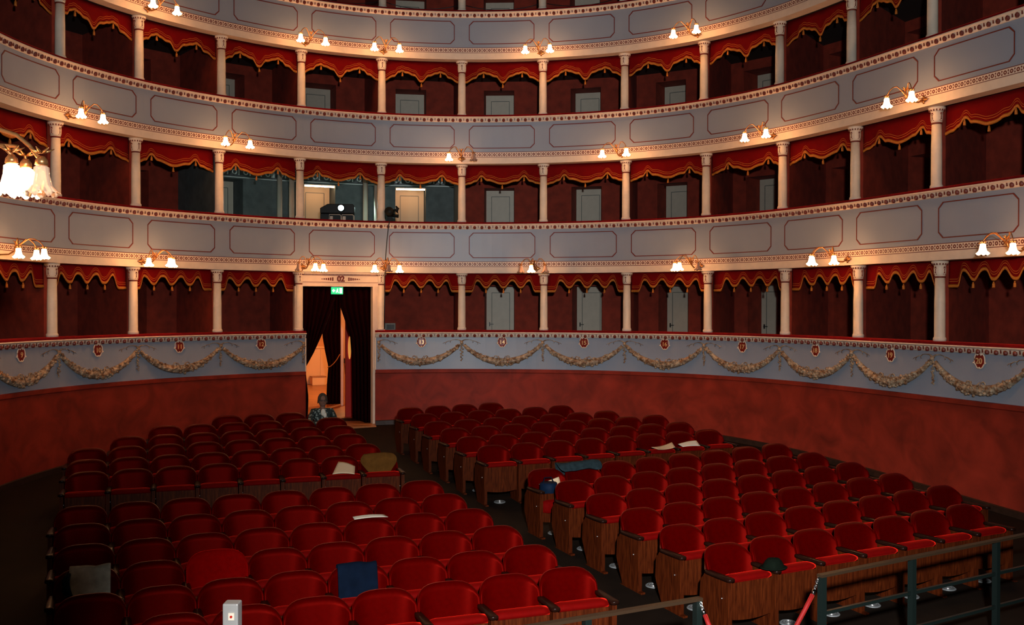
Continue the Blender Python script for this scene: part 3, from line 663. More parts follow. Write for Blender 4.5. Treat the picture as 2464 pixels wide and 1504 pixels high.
# ------------------------------------------------------------------ sconces
def shade_mb(sc_=1):
    sc_*=.88
    mb=MB(); prof=[(.026,.085),(.040,.075),(.043,.03),(.055,-.02),(.078,-.058),(.088,-.075),(.080,-.070),(.050,-.02),(.036,.03),(.022,.075)]
    mb.lathe([(r*sc_,z*sc_) for r,z in prof],36,wob=lambda i,a: (.16*math.cos(7*a) if i in (5,6) else .08*math.cos(7*a) if i in (4,7) else .03*math.cos(14*a)),wz=lambda i,a:(.016*sc_*math.cos(7*a) if i in (5,6) else 0))
    return mb
def bell(name,mat,parent,loc,s=1.0,tilt=(0,0)):
    mb=shade_mb(s); o=mb.obj(name,mat,parent,True,loc); o.rotation_euler=(tilt[0],tilt[1],0); return o
def make_sconce(loc,ang,arms,lit,label,s=1.0,group='gilt wall sconces'):
    """local x = along wall, -y = into the hall; arms = list of (dx,dy)"""
    r=tag(empty('wall_sconce',loc,ang),label,'lamp',group)
    mb=MB()
    mb.blob((0,-.02*s,0),.05*s,8,5,(1.5,.35,.8)); mb.blob((0,-.02*s,.03*s),.03*s,6,4,(.7,.5,1.6)); mb.blob((0,-.02*s,-.03*s),.03*s,6,4,(.7,.5,1.6)); mb.blob((.06*s,-.02*s,0),.02*s,6,4,(1.5,.5,.7)); mb.blob((-.06*s,-.02*s,0),.02*s,6,4,(1.5,.5,.7))
    mb.obj('wall_plate',M['brass'],r,True)
    hub=Vector((0,-.38*s,.10*s))
    mb=MB(); mb.tube([(0,-.02*s,0),(0,-.12*s,-.045*s),(0,-.26*s,-.04*s),(0,-.36*s,.02*s),tuple(hub)],[.012*s,.013*s,.011*s,.013*s,.01*s],7)
    for k in range(5):
        a=k*2*pi/5; mb.tube([hub,hub+Vector((math.cos(a)*.03,math.sin(a)*.03,.05))*s,hub+Vector((math.cos(a)*.055,math.sin(a)*.055,.065))*s],[.01*s,.008*s,.003*s],5)
    mb.obj('stem',M['brass'],r,True)
    for (dx,dy),on in zip(arms,lit):
        e=Vector((dx*s,dy*s,.02*s)); m1=hub.lerp(e,.45)+Vector((0,0,.13*s)); m2=hub.lerp(e,.85)+Vector((0,0,.11*s))
        st=Vector((0,-.34*s,0)); 
        mb=MB(); mb.tube([st,st.lerp(m1,.5)+Vector((0,0,.02*s)),m1,m1.lerp(m2,.5)+Vector((0,0,.022*s)),m2,e+Vector((0,0,.05*s))],[.008*s]*6,6)
        top=e+Vector((0,0,.04*s))
        for k in range(6):
            a=k*pi/3; mb.tube([top,top+Vector((math.cos(a)*.03,math.sin(a)*.03,.0))*s,top+Vector((math.cos(a)*.05,math.sin(a)*.05,.022))*s],[.007*s,.007*s,.002*s],5)
        mb.lathe([(.012*s,.05*s),(.02*s,.03*s),(.022*s,.0)],8,c=e)
        mb.obj('arm',M['brass'],r,True)
        o=bell('glass_shade',M['glass_lit'] if on==1 else (M['glass_near'] if on==2 else M['glass_off']),r,e+Vector((0,0,-.055*s)),s)
        if on==0: o['label']='unlit glass shade'
        if on: 
            mb=MB(); mb.blob((0,0,-.02*s),.016*s,8,6,(1,1,1.5)); b=mb.obj('bulb',M['bulb'],o,True)
    return r
A3=[(-.26,-.55),(0,-.80),(.26,-.55)]; A2=[(-.26,-.5),(.26,-.5)]
def sc_at(tier,i,arms,lit,label,dz=.10,dx=0):
    t=i+dx/1.8; a=math.atan2(tan(t).y,tan(t).x); return make_sconce(P3(t,-.145,ZT[tier]+dz,tier+1),a,arms,lit,label,group='gilt sconces of the %s row'%('lower','middle','upper')[tier])
sc_at(0,-1,A3,[1,1,1],'leftmost three-light gilt sconce of the lower row')
sc_at(0,1,A3,[1,1,1],'three-light gilt sconce of the lower row, two columns left of the doorway')
sc_at(0,3,A3,[0,1,1],'three-light gilt sconce over the left jamb of the doorway')
sc_at(0,4,A3,[1,0,1],'three-light gilt sconce over the right jamb of the doorway, crossed by a cable',dx=.03)
sc_at(0,6,A3,[0,1,0],'gilt sconce of the lower row with only its middle shade lit',dx=-.12)
sc_at(0,8,A3,[1,1,0],'gilt sconce of the lower row right of centre, four columns right of the doorway',dx=-.03)
sc_at(0,10,A3,[1,1,1],'gilt sconce of the lower row with three lit shades, second from the right edge')
sc_at(0,12,A3,[0,1,1],'rightmost gilt sconce of the lower row, at the right edge')
sc_at(1,0,A2,[1,1],'two-light gilt sconce of the middle row nearest the left edge')
sc_at(1,2,A2,[1,1],'two-light gilt sconce of the middle row just left of the projector box')
sc_at(1,5,A2,[1,0],'two-light gilt sconce of the middle row with its right shade unlit')
sc_at(1,7,A2,[1,1],'two-light gilt sconce of the middle row just right of centre')
sc_at(1,9,A2,[1,1],'two-light gilt sconce of the middle row, second from the right')
sc_at(1,11,A2,[1,1],'two-light gilt sconce of the middle row nearest the right edge')
sc_at(2,1,A2,[1,1],'two-light gilt sconce of the upper row at top left')
sc_at(2,3,A2,[1,1],'two-light gilt sconce of the upper row, second from the left')
sc_at(2,4,A2,[1,1],'two-light gilt sconce of the upper row, third from the left')
sc_at(2,6,A2,[1,1],'two-light gilt sconce of the upper row, second from the right')
sc_at(2,8,A2,[1,1],'two-light gilt sconce of the upper row at top right')
# ------------------------------------------------------------------ stalls seats
PW=.55
def seat_parts():
    ob={}
    mb=MB(); # backrest
    NR,NC=14,16; rf=[];rb=[]
    def HT(s_): return .655+.155*max(0,1-abs(s_)**3.3)**.5
    for i in range(NR+1):
        v=i/NR; row=[];rowb=[]
        ed=min(1,(1-v)/.09); ed=math.sqrt(max(0,1-(1-ed)**2))
        for j in range(NC+1):
            s_=math.sin(pi/2*(-1+2*j/NC)); x=PW/2+.273*s_; z=.36+(HT(s_)-.36)*v; vz=(z-.36)/.45
            es=min(1,(1-abs(s_))/.08); es=math.sqrt(max(0,1-(1-es)**2)); th=.014+.046*es*ed
            yb=.40+.07*vz-.135*abs(s_)**5*(1-.6*max(0,vz))
            row.append((x,yb-th*.6,z)); rowb.append((x,yb+.012+th*.15,z))
        rf.append(row); rb.append(rowb)
    st=mb.grid(rf); st2=mb.grid([r[::-1] for r in rb])
    loopf=[st+j for j in range(NC+1)]+[st+i*(NC+1)+NC for i in range(1,NR+1)]+[st+NR*(NC+1)+j for j in range(NC-1,-1,-1)]+[st+i*(NC+1) for i in range(NR-1,0,-1)]
    def bidx(i,j): return st2+i*(NC+1)+(NC-j)
    loopb=[bidx(0,j) for j in range(NC+1)]+[bidx(i,NC) for i in range(1,NR+1)]+[bidx(NR,j) for j in range(NC-1,-1,-1)]+[bidx(i,0) for i in range(NR-1,0,-1)]
    for k in range(len(loopf)):
        k2=(k+1)%len(loopf); mb.face((loopf[k],loopb[k],loopb[k2],loopf[k2]))
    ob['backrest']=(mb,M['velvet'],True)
    mb=MB(); rows=[];rows2=[] # back shell
    for i in range(9):
        v=i/8
        rows.append([(PW/2+.252*math.sin(pi/2*(-1+j/5)),.435+.07*max(0,v*1.15-.2)-.09*abs(math.sin(pi/2*(-1+j/5)))**3.5,.26+(HT(math.sin(pi/2*(-1+j/5)))-.055-.26)*v) for j in range(11)])
        rows2.append([(x,y+.016,z) for x,y,z in rows[-1]][::-1])
    a=mb.grid(rows); b=mb.grid(rows2)
    lf=[a+j for j in range(11)]+[a+i*11+10 for i in range(1,9)]+[a+88+j for j in range(9,-1,-1)]+[a+i*11 for i in range(7,0,-1)]
    bi=lambda i,j:b+i*11+10-j
    lb=[bi(0,j) for j in range(11)]+[bi(i,10) for i in range(1,9)]+[bi(8,j) for j in range(9,-1,-1)]+[bi(i,0) for i in range(7,0,-1)]
    for k in range(len(lf)): k2=(k+1)%len(lf); mb.face((lf[k],lb[k],lb[k2],lf[k2]))
    ob['back_shell']=(mb,M['wood'],True)
    # folded seat cushion
    def profx(prof,x0,x1,nseg=8,crown=.0):
        mb=MB(); rows=[]
        for i in range(nseg+1):
            f=i/nseg; x=x0+(x1-x0)*f; e=min(1,min(f,1-f)*nseg/1.0); k=.82+.18*e
            cy=sum(p[0] for p in prof)/len(prof); cz=sum(p[1] for p in prof)/len(prof)
            rows.append([(x,cy+(y-cy)*k,cz+(z-cz)*(k*.5+.5)) for y,z in prof])
        st=mb.grid(rows,close=True); mb.cap(st,len(prof),True); mb.cap(st+len(prof)*nseg,len(prof)); return mb
    ob['seat_cushion']=(profx([(.075,.24),(.075,.545),(.03,.55),(.022,.572),(.03,.594),(.06,.607),(.12,.61),(.165,.597),(.185,.57),(.19,.40),(.17,.24)],.035,PW-.035),M['velvet2s'],True)
    mb=MB(); rows=[]
    for i in range(11):
        f=i/10; x=.035+(PW-.07)*f; zl=.195-.022*math.sin(pi*f); rows.append([(x,.050,zl),(x,.050,.553),(x,.072,.556),(x,.072,zl)])
    s0=mb.grid(rows,close=True); mb.cap(s0,4,True); mb.cap(s0+40,4); ob['seat_underside']=(mb,M['wood'],False)
    mb=MB()
    pr=[(.0,0),(.0,.575),(.36,.575),(.42,.50),(.44,.30),(.30,.0)]
    n=len(mb.v); hw=.022; mb.v+=[(-hw,y,z) for y,z in pr]+[(hw,y,z) for y,z in pr]; L=len(pr); mb.face([n+i for i in range(L)]); mb.face([n+L+i for i in range(L)][::-1])
    for i in range(L): j=(i+1)%L; mb.face((n+i,n+L+i,n+L+j,n+j))
    mb.box((0,.15,.006),(.024,.21,.012)); ob['side_panel']=(mb,M['wood'],False)
    mb=MB(); mb.blob((hw+.003,.03,.46),.007,6,4); mb.blob((-hw-.003,.09,.40),.009,6,4); ob['bolt']=(mb,M['steel'],True)
    mb=MB(); rows=[]
    for i,(y,wd) in enumerate(((-.035,.018),(-.025,.034),(0,.040),(.15,.040),(.32,.034),(.36,.026))):
        rows.append([(-wd,y,.578),(-wd*1.02,y,.598),(-wd*.7,y,.610),(wd*.7,y,.610),(wd*1.02,y,.598),(wd,y,.578)])
    s0=mb.grid(rows,close=True); mb.cap(s0,6,True); mb.cap(s0+30,6); ob['armrest']=(mb,M['darkwood2'],True)
    return ob
M['velvet2s']=sm('seat_velvet_lit',(.12,.0004,.0002),.8,sheen=.5,spec=.05,noise=.1,nscale=25,sheencol=(1,.02,.01))  # brighter than the backs: light on the cushion edges put into the colour
M['darkwood2']=sm('armrest_wood',(.012,.004,.0025),.3,noise=.3,nscale=14,spec=.12)
SP=seat_parts(); SME={}
def part_mesh(n):
    if n not in SME:
        mb,mat,smo=SP[n]; o=mb.obj(n,mat,None,smo); SME[n]=o.data; bpy.data.objects.remove(o)
    return SME[n]
def add_part(n,parent,x=0):
    o=bpy.data.objects.new(n,part_mesh(n)); COL.objects.link(o); o.parent=parent; o.location=(x,0,0); return o
blockname={'BL':'rear left block','BR':'rear right block','FL':'front left block','FR':'front right block'}
SEATS={}
def seat(block,row,i,p,th,pitch,last,label,unfold=False,lean=0):
    z=fz(p[1])
    r=empty('theatre_seat',(p[0],p[1],z),th); r.scale=(pitch/PW,1,1)
    tag(r,label,'seat','red velvet seats of the '+blockname[block])
    b=add_part('backrest',r); add_part('back_shell',r)
    if lean:
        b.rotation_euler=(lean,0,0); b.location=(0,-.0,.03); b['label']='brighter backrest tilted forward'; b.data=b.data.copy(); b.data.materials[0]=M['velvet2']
    if unfold:
        c=add_part('seat_cushion',r); c.matrix_local=Matrix.Translation((0,.58,.29))@Matrix.Rotation(R(90),4,'X'); u=add_part('seat_underside',r); u.matrix_local=c.matrix_local.copy()
        c['label']='seat folded down'
    else: add_part('seat_cushion',r); add_part('seat_underside',r)
    s=add_part('side_panel',r); bo=add_part('bolt',s); add_part('armrest',r)
    if last: s=add_part('side_panel',r,PW); add_part('bolt',s); add_part('armrest',r,PW)
    SEATS[(block,row,i)]=r; return r
rows=[]
for k,(p,n) in enumerate(zip([(-.378,14.426),(-.728,15.153),(-1.039,15.921),(-1.367,16.579),(-1.671,17.419),(-2.009,18.163)],[8,8,8,7,6,4])): rows.append(('BR',k,p,21.8,.54,0,n))
for k,(p,a) in enumerate(zip([(-5.724,12.574),(-6.063,13.344),(-6.399,14.157),(-6.69,14.95),(-6.98,15.77),(-7.3,16.5)],[0,0,0,1,2,4])): rows.append(('BL',k,p,18,.551,a,8))
thl=[20.5,21,21,20.5,19.8,19]
for r_ in range(6):
    t=R(thl[r_]); rows.append(('FL',r_,(.911-.33*r_-8*.567*math.cos(t),8.75+.70*r_-8*.567*math.sin(t)),thl[r_],.567,1 if r_==0 else 0,8))
for r_ in range(6): rows.append(('FR',r_,(2.06-.335*r_,9.32+.69*r_),27,.572,0,7 if r_==0 else 8))
for (bl,k,p,th,pitch,a,b) in rows:
    d=Vector((math.cos(R(th)),math.sin(R(th)))); P=Vector(p)
    rn=('front row' if k==0 else 'back row' if k==5 else ORD[k]+' row')
    for i in range(a,b):
        q=P+d*pitch*i
        j=(b-1-i) if bl in('BL','FL') else i
        lb='red velvet seat, %s from the centre aisle, %s of the %s'%(ORD[j],rn,blockname[bl])
        if (bl,k,i)==('FR',5,0): lb='red velvet aisle seat folded down with a blue bag on it'
        if (bl,k,i)==('BL',5,7): lb='red velvet seat in which the grey haired person sits'
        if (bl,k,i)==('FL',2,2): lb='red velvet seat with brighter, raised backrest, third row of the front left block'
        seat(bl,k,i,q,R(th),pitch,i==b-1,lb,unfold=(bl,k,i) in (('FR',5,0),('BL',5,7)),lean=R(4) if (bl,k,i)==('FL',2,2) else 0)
# floor vents
vm=None
def vent(u,lb):
    global vm
    e=empty('floor_vent',u)
    if vm is None:
        mb=MB(); mb.lathe([(.088,0),(.088,.006),(.075,.014),(.072,.010),(.03,.012),(.0,.014)],20); o=mb.obj('vent_disc',M['vent'],e,True); mb=MB(); mb.tube([(.055*math.cos(a),.055*math.sin(a),.013) for a in [2*pi*k/20 for k in range(21)]],.005,5,False); mb.tube([(.03*math.cos(a),.03*math.sin(a),.014) for a in [2*pi*k/16 for k in range(17)]],.004,5,False); o2=mb.obj('slot_ring',M['steel'],e,True); vm=(o.data,o2.data)
    else:
        for n,m in zip(('vent_disc','slot_ring'),vm): o=bpy.data.objects.new(n,m); COL.objects.link(o); o.parent=e
    e.rotation_euler=(R(2.8),0,0); tag(e,lb,'vent','round metal floor vents under the seats')
def seat_pt(bl,k,i,lx,ly,lz): 
    r=SEATS[(bl,k,i)]; a=r.rotation_euler.z; lx*=r.scale.x; return Vector((r.location.x+lx*math.cos(a)-ly*math.sin(a),r.location.y+lx*math.sin(a)+ly*math.cos(a),r.location.z+lz))
for i in range(7): p=seat_pt('FR',0,i,.255,.13,0); vent((p.x,p.y,fz(p.y)+.001),'round metal floor vent under the front right block, front row, %s from aisle'%ORD[i])
for k in range(1,6): p=seat_pt('FR',k,0,.25,.125,0); vent((p.x,p.y,fz(p.y)+.001),'round floor vent under the aisle seat, %s row of front right block'%ORD[k])
for k in range(5): p=seat_pt('BR',k,0,.27,.125,0); vent((p.x,p.y,fz(p.y)+.001),'round floor vent under the aisle seat, %s row of rear right block'%ORD[k])
# floor
mb=MB(); n=10
g=[[(-10+20*i/n,2.2+20*j/n*1.0,fz(2.2+20*j/n)) for i in range(n+1)] for j in range(n+1)]
g=[[(x,y,z) for x,y,z in r] for r in g]; mb.grid(g)
tag(mb.obj('floor',M['floor']),kind='structure')
mb=MB(); mb.quad((-14,-3,8.6+H),(14,-3,8.6+H),(14,28,8.6+H),(-14,28,8.6+H)); tag(mb.obj('ceiling',M['boxceil']),kind='structure')
# ------------------------------------------------------------------ things left on the seats
def cloth(name,mat,P0,ux,uy,prof,nx=14,wob=.012,seed=1,label='',cat='jacket',edge=None,thick=.01):
    """prof: polyline (y,z) in the seat's own section, swept across x range"""
    rnd=random.Random(seed); ph=[rnd.uniform(0,6) for _ in range(4)]
    rows=[]
    for i in range(nx+1):
        f=i/nx; row=[]
        for j,(y,z,xa,xb) in enumerate(prof):
            x=xa+(xb-xa)*f; w_=wob*(math.sin(f*7+ph[0]+j*.5)+.6*math.sin(f*13+j*1.1+ph[1])); p=P0(x,y-abs(w_)*.9-.0,z+w_*.5); row.append(p)
        rows.append(row)
    mb=MB(); mb.grid(rows); c=ctr(mb); o=mb.obj(name,mat,None,True); o.location=c; s=o.modifiers.new('s','SOLIDIFY'); s.thickness=thick; s.offset=0; ss=o.modifiers.new('ss','SUBSURF'); ss.levels=1; ss.render_levels=1
    tag(o,label,cat); return o
def SPt(bl,k,i): return lambda x,y,z: seat_pt(bl,k,i,x,y,z)
M['greycloth']=sm('grey_green_wool',(.36,.37,.31),.9,noise=.25,nscale=14,bump=.3,spec=.06)
M['navy']=sm('navy_cloth',(.0018,.006,.017),.85,noise=.25,nscale=10,bump=.3,spec=.06)
M['blue']=sm('blue_cloth',(.003,.011,.03),.6,noise=.2,nscale=12,spec=.06)
M['olive']=sm('olive_brown_cloth',(.10,.042,.008),.9,noise=.2,nscale=12,bump=.3,spec=.06)
M['teal']=sm('teal_cloth',(.016,.03,.036),.7,noise=.3,nscale=18,bump=.3,spec=.06)
M['darkgreen']=sm('dark_green_felt',(.003,.006,.0035),.9,noise=.2,nscale=20,spec=.06)
M['paper']=sm('cream_paper',(.62,.47,.30),.7); M['paperw']=sm('white_paper',(.75,.72,.6),.7)
BK=[(.50,.50),(.50,.78),(.475,.835),(.42,.835),(.395,.80),(.365,.66),(.34,.50),(.32,.40)]
a=cloth('jacket',M['greycloth'],SPt('FL',2,0),0,0,[(y,z,.13,.47) for y,z in BK],seed=2,label='grey jacket with a blue collar draped over the leftmost seat of the front left block',cat='jacket')
mb=MB(); q=SPt('FL',2,0); pts=[q(.13,.36,.80),q(.105,.33,.74),q(.11,.31,.66),q(.15,.305,.60)]
mb.tube([p-Vector(a.location) for p in pts],[.02,.035,.04,.02],8); mb.obj('collar',M['blue'],a,True)['label']='dark blue collar'
cloth('navy_sweater',M['navy'],SPt('FL',1,4),0,0,[(y,z,.09,.45) for y,z in BK],seed=5,label='navy blue sweater draped over a seat back in the front left block',cat='sweater')
cloth('shawl',M['olive'],SPt('BL',0,7),0,0,[(.46,.62,.06,.50),(.49,.80,.06,.50),(.45,.835,.08,.47),(.41,.80,.03,.53),(.385,.74,.0,.55),(.36,.68,.03,.53),(.34,.60,.10,.46),(.30,.55,.14,.42)],seed=9,label='olive brown shawl spread over the aisle seat of the rear left block',cat='shawl')
cloth('teal_jacket',M['teal'],SPt('FR',5,1),0,0,[(.53,.66,-.05,.50),(.53,.82,-.10,.52),(.47,.87,-.12,.54),(.40,.86,-.12,.55),(.36,.80,-.10,.55),(.34,.76,-.04,.52)],seed=4,wob=.022,label='teal jacket thrown over a seat back beside the blue bag',cat='jacket')
q=seat_pt('FR',0,1,-.0,.05,.615)
hat=tag(empty('felt_hat',q,R(27)),'dark green felt hat resting on an armrest in the front row','hat'); hat.scale=(.76,.76,.8)
mb=MB(); mb.lathe([(.085,.0),(.13,.008),(.14,.02),(.12,.045),(.10,.085),(.07,.115),(.02,.125)],18,wob=lambda i,a:.10*math.cos(2*a)+.05*math.cos(3*a)); mb.obj('crown',M['darkgreen'],hat,True)
mb=MB(); mb.lathe([(.10,0),(.165,.004),(.17,.012),(.12,.018)],18,wob=lambda i,a:.12*math.cos(2*a)); mb.obj('brim',M['darkgreen'],hat,True)
# blue bag with paper on the folded-down seat
q=seat_pt('FR',5,0,.19,.17,.482)
bag=tag(empty('blue_bag',q,R(27)),'small navy blue bag standing on the folded down seat at the aisle','bag')
mb=MB(); mb.lathe([(.085,0),(.115,.03),(.12,.12),(.115,.19),(.10,.20)],14,wob=lambda i,a:.06*math.cos(4*a)); mb.obj('pouch',M['blue'],bag,True)
mb=MB(); mb.tube([(-.08,0,.19),(-.05,.02,.26),(.05,.02,.26),(.08,0,.19)],.007,6); mb.obj('handle',M['navy'],bag,True)
def sheet(pts,name,mat,label,curl=.03,n=8,pages=0):
    """pts: 4 world corners"""
    a,b,c,d=[Vector(p) for p in pts]; nn=(b-a).cross(d-a).normalized()
    if nn.z<0: nn=-nn
    rows=[[(a.lerp(b,i/n)).lerp(d.lerp(c,i/n),j/n)+nn*curl*math.sin(pi*i/n)*(1 if j else .8) for i in range(n+1)] for j in range(n+1)]
    mb=MB(); mb.grid(rows); ce=ctr(mb); o=mb.obj(name,mat,None,True); o.location=ce; s=o.modifiers.new('s','SOLIDIFY'); s.thickness=.004; tag(o,label,'paper'); return o
q=SPt('FR',5,0); sheet([q(.12,.30,.64),q(.40,.22,.62),q(.40,.28,.72),q(.16,.30,.65)],'paper_sheet',M['paper'],'cream paper leaning against the seat back above the small blue bag',.0)
q=SPt('BL',0,6); sheet([q(.12,.03,.630),q(.42,.0,.622),q(.46,.2,.70),q(.24,.30,.76)],'paper_sheet',M['paper'],'folded cream paper lying on the seat beside the olive shawl',.02)
q=SPt('FL',3,4+1); sheet([q(.12,.40,.822),q(.48,.40,.822),q(.46,.50,.83),q(.12,.50,.83)],'paper_sheet',M['paperw'],'pale paper sheet lying on top of a seat back, front left block',.012)
q=SPt('BR',0,5); sheet([q(.16,-.02,.628),q(.50,.02,.64),q(.56,.22,.69),q(.14,.16,.64)],'brochure',M['paper'],'open brochure lying on a seat edge, front row of the rear right block',-.02)
q=SPt('BR',0,6); sheet([q(.08,.0,.632),q(.40,-.01,.632),q(.46,.20,.69),q(.10,.18,.65)],'brochure',M['paperw'],'open brochure on the next seat, second from the wall end of that row',.01)
# ------------------------------------------------------------------ seated person in the back row of the rear left block
def seated_person():
    r=SEATS[('BL',5,7)]; base=seat_pt('BL',5,7,PW/2,0,0); a=r.rotation_euler.z
    root=tag(empty('person',base,a),'person with short grey hair, glasses and a dark patterned jacket seated by the doorway','person')
    sk=MB()
    J={'pel':(0,.29,.50),'bel':(0,.27,.60),'che':(0,.25,.75),'neck':(0,.23,.88),'hd':(0,.215,.93),
       'shl':(-.17,.25,.83),'ell':(-.24,.14,.64),'wrl':(-.12,-.04,.64),'shr':(.17,.25,.83),'elr':(.24,.14,.64),'wrr':(.12,-.04,.64),
       'hpl':(-.09,.22,.52),'knl':(-.12,-.20,.52),'anl':(-.12,-.22,.10),'hpr':(.09,.22,.52),'knr':(.12,-.20,.52),'anr':(.12,-.22,.10)}
    rad={'pel':.14,'bel':.13,'che':.14,'neck':.055,'hd':.05,'shl':.075,'shr':.075,'ell':.05,'elr':.05,'wrl':.035,'wrr':.035,'hpl':.09,'hpr':.09,'knl':.06,'knr':.06,'anl':.045,'anr':.045}
    E=[('pel','bel'),('bel','che'),('che','neck'),('neck','hd'),('che','shl'),('shl','ell'),('ell','wrl'),('che','shr'),('shr','elr'),('elr','wrr'),('pel','hpl'),('hpl','knl'),('knl','anl'),('pel','hpr'),('hpr','knr'),('knr','anr')]
    ks=list(J); me=bpy.data.meshes.new('body'); me.from_pydata([J[k] for k in ks],[(ks.index(a_),ks.index(b_)) for a_,b_ in E],[]); me.materials.append(M['clothp'])
    o=bpy.data.objects.new('body',me); COL.objects.link(o); o.parent=root
    m=o.modifiers.new('skin','SKIN'); 
    for i,k in enumerate(ks):
        me.skin_vertices[0].data[i].radius=(rad[k],rad[k]*.8); me.skin_vertices[0].data[i].use_root=(k=='pel')
    m.use_smooth_shade=True; s=o.modifiers.new('ss','SUBSURF'); s.levels=2; s.render_levels=2
    # head
    mb=MB(); hc=Vector((0,.205,1.025)); rows=[]
    for i in range(1,14):
        th=pi*i/14; z=-math.cos(th); rr=math.sin(th); row=[]
        for k in range(18):
            an=2*pi*k/18; x=math.cos(an); y=math.sin(an); w=rr*.077; 
            if z<0: w*=1-.22*z*z
            dy=rr*.098*(1 if y>0 else .92); px=w*x; py=dy*y
            if y<-.8 and -.25<z<.12: py-=.018*(1-abs(x)*3 if abs(x)<.33 else 0)
            row.append(hc+Vector((px,py,z*.125)))
        rows.append(row)
    st=mb.grid(rows,close=True); mb.cap(st,18,True); mb.cap(st+18*12,18)
    mb.blob(hc+Vector((0,-.105,-.018)),.016,8,5,(.8,1,1.4)); mb.blob(hc+Vector((-.079,.005,-.01)),.02,8,5,(.35,.8,1.5)); mb.blob(hc+Vector((.079,.005,-.01)),.02,8,5,(.35,.8,1.5))
    mb.lathe([(.05,-.17),(.048,-.09)],12,c=hc)
    mb.obj('head',M['skin'],root,True)
    mb=MB(); mb.blob(hc+Vector((-.03,-.09,.012)),.011,8,5); mb.blob(hc+Vector((.03,-.09,.012)),.009,8,5); mb.obj('eyes',M['eye'],root,True)
    mb=MB(); mb.box(hc+Vector((0,-.094,-.062)),(.024,.006,.004)); mb.obj('mouth',M['lip'],root)
    mb=MB(); rows=[]
    for i in range(7,14):
        th=pi*i/14; z=-math.cos(th); rr=math.sin(th); rows.append([hc+Vector((rr*.094*math.cos(2*pi*k/18)*(1),.014+rr*.114*math.sin(2*pi*k/18)*(1 if math.sin(2*pi*k/18)>0 else .86),(z*.142 if math.sin(2*pi*k/18)<-.5 or i>8 else z*.142-.05))) for k in range(18)])
    st=mb.grid(rows,close=True); mb.cap(st+18*6,18); mb.obj('hair',M['hair'],root,True)
    mb=MB()
    for s in (-1,1): mb.tube([hc+Vector((s*.032+.02*math.cos(2*pi*k/12),-.103,.01+.015*math.sin(2*pi*k/12))) for k in range(13)],.003,5,False); mb.tube([hc+Vector((s*.052,-.10,.012)),hc+Vector((s*.08,.0,.012))],.003,5)
    mb.tube([hc+Vector((-.012,-.105,.014)),hc+Vector((.012,-.105,.014))],.003,5); mb.obj('glasses',M['black'],root,True)
    mb=MB(); mb.blob((0,.12,.82),.045,10,6,(1,.6,1.6)); mb.blob((.03,.11,.77),.035,8,5,(1,.6,1.5)); mb.obj('white_scarf',M['paperw'],root,True)
    for s,n in ((-1,'hand'),(1,'hand')):
        mb=MB(); b=Vector((s*.11,-.06,.635)); mb.blob(b+Vector((0,-.03,0)),.04,8,5,(.9,1.2,.45))
        for k,L in enumerate((.055,.065,.06,.048)):
            x=-.027+.018*k; mb.tube([b+Vector((x,-.065,0)),b+Vector((x,-.065-L*.6,-.005)),b+Vector((x,-.065-L,-.025))],[.009,.008,.007],6)
        mb.tube([b+Vector((-s*.03,-.03,0)),b+Vector((-s*.055,-.06,-.005)),b+Vector((-s*.05,-.085,-.012))],[.011,.009,.008],6); mb.obj(n,M['skin'],root,True)
        mb=MB(); mb.blob((s*.12,-.27,.05),.06,10,6,(.75,1.9,.75)); mb.obj('shoe',M['black'],root,True)
    return root
M['skin']=sm('skin',(.22,.11,.075),.6); M['eye']=sm('eye',(.10,.08,.07),.5,spec=.1); M['lip']=sm('lip',(.25,.08,.06),.6); M['hair']=sm('grey_hair',(.05,.04,.032),.8,noise=.3,nscale=40)
def mat_pat():
    m,nt,b=newmat('patterned_jacket'); tc=nt.nodes.new('ShaderNodeTexCoord'); v=nt.nodes.new('ShaderNodeTexVoronoi'); v.inputs['Scale'].default_value=22; nt.links.new(tc.outputs['Object'],v.inputs['Vector'])
    r=nt.nodes.new('ShaderNodeValToRGB'); e=r.color_ramp.elements; e[0].position=.25; e[0].color=(.25,.30,.27,1); e[1].position=.42; e[1].color=(.012,.022,.02,1); nt.links.new(v.outputs['Distance'],r.inputs[0]); nt.links.new(r.outputs[0],b.inputs['Base Color']); b.inputs['Roughness'].default_value=.8; return m
M['clothp']=mat_pat(); seated_person()
lamp('added_box_fill','POINT',P3(3.9,.9,ZB[1]+.45,1),9,(.62,.95,.9),shadow_soft_size=.05)  # added fill without a fitting, brightens the royal box walls and border
lamp('added_box_fill','POINT',P3(2.6,.9,ZB[1]+.45,1),5,(.62,.95,.9),shadow_soft_size=.05)  # second added fill, also without a source of its own
# ------------------------------------------------------------------ projector, spotlight, cable, monitor
zr=ZB[1]
pq=P3(3.5,-.0,zr,1); q0=at_y(810,530,pq.y-.0); ang=math.atan2(tan(3.45).y,tan(3.45).x)*.3
M['pblack']=sm('projector_black',(.004,.006,.006),.5,spec=.2)
cs=tag(empty('projector_stand',(q0.x,q0.y+.10,zr+H),ang),'black case with two pale carrying handles, on the hand rail under the projector','case')
cs.location.z=zr+H
mb=MB(); mb.box((-.02,.12,.075),(.34,.16,.075)); o=mb.obj('case_body',M['pblack'],cs); bev(o,.01)
for x in (-.17,.10):
    mb=MB(); mb.tube([(x,-.05,.0),(x,-.05,.13),(x+.22,-.05,.13),(x+.25,-.05,.10),(x+.25,-.05,.0)],.011,6); mb.box((x+.045,-.045,.05),(.03,.008,.045)); mb.obj('handle',M['door'],cs)
pr=tag(empty('projector',(q0.x,q0.y+.10,zr+H+.152),ang),'black video projector with a glowing blue white lens, on the first tier rail','projector')
mb=MB(); pf=[(-.36,.0),(.34,.0),(.36,.03),(.36,.16),(.33,.20),(-.20,.20),(-.36,.11)]
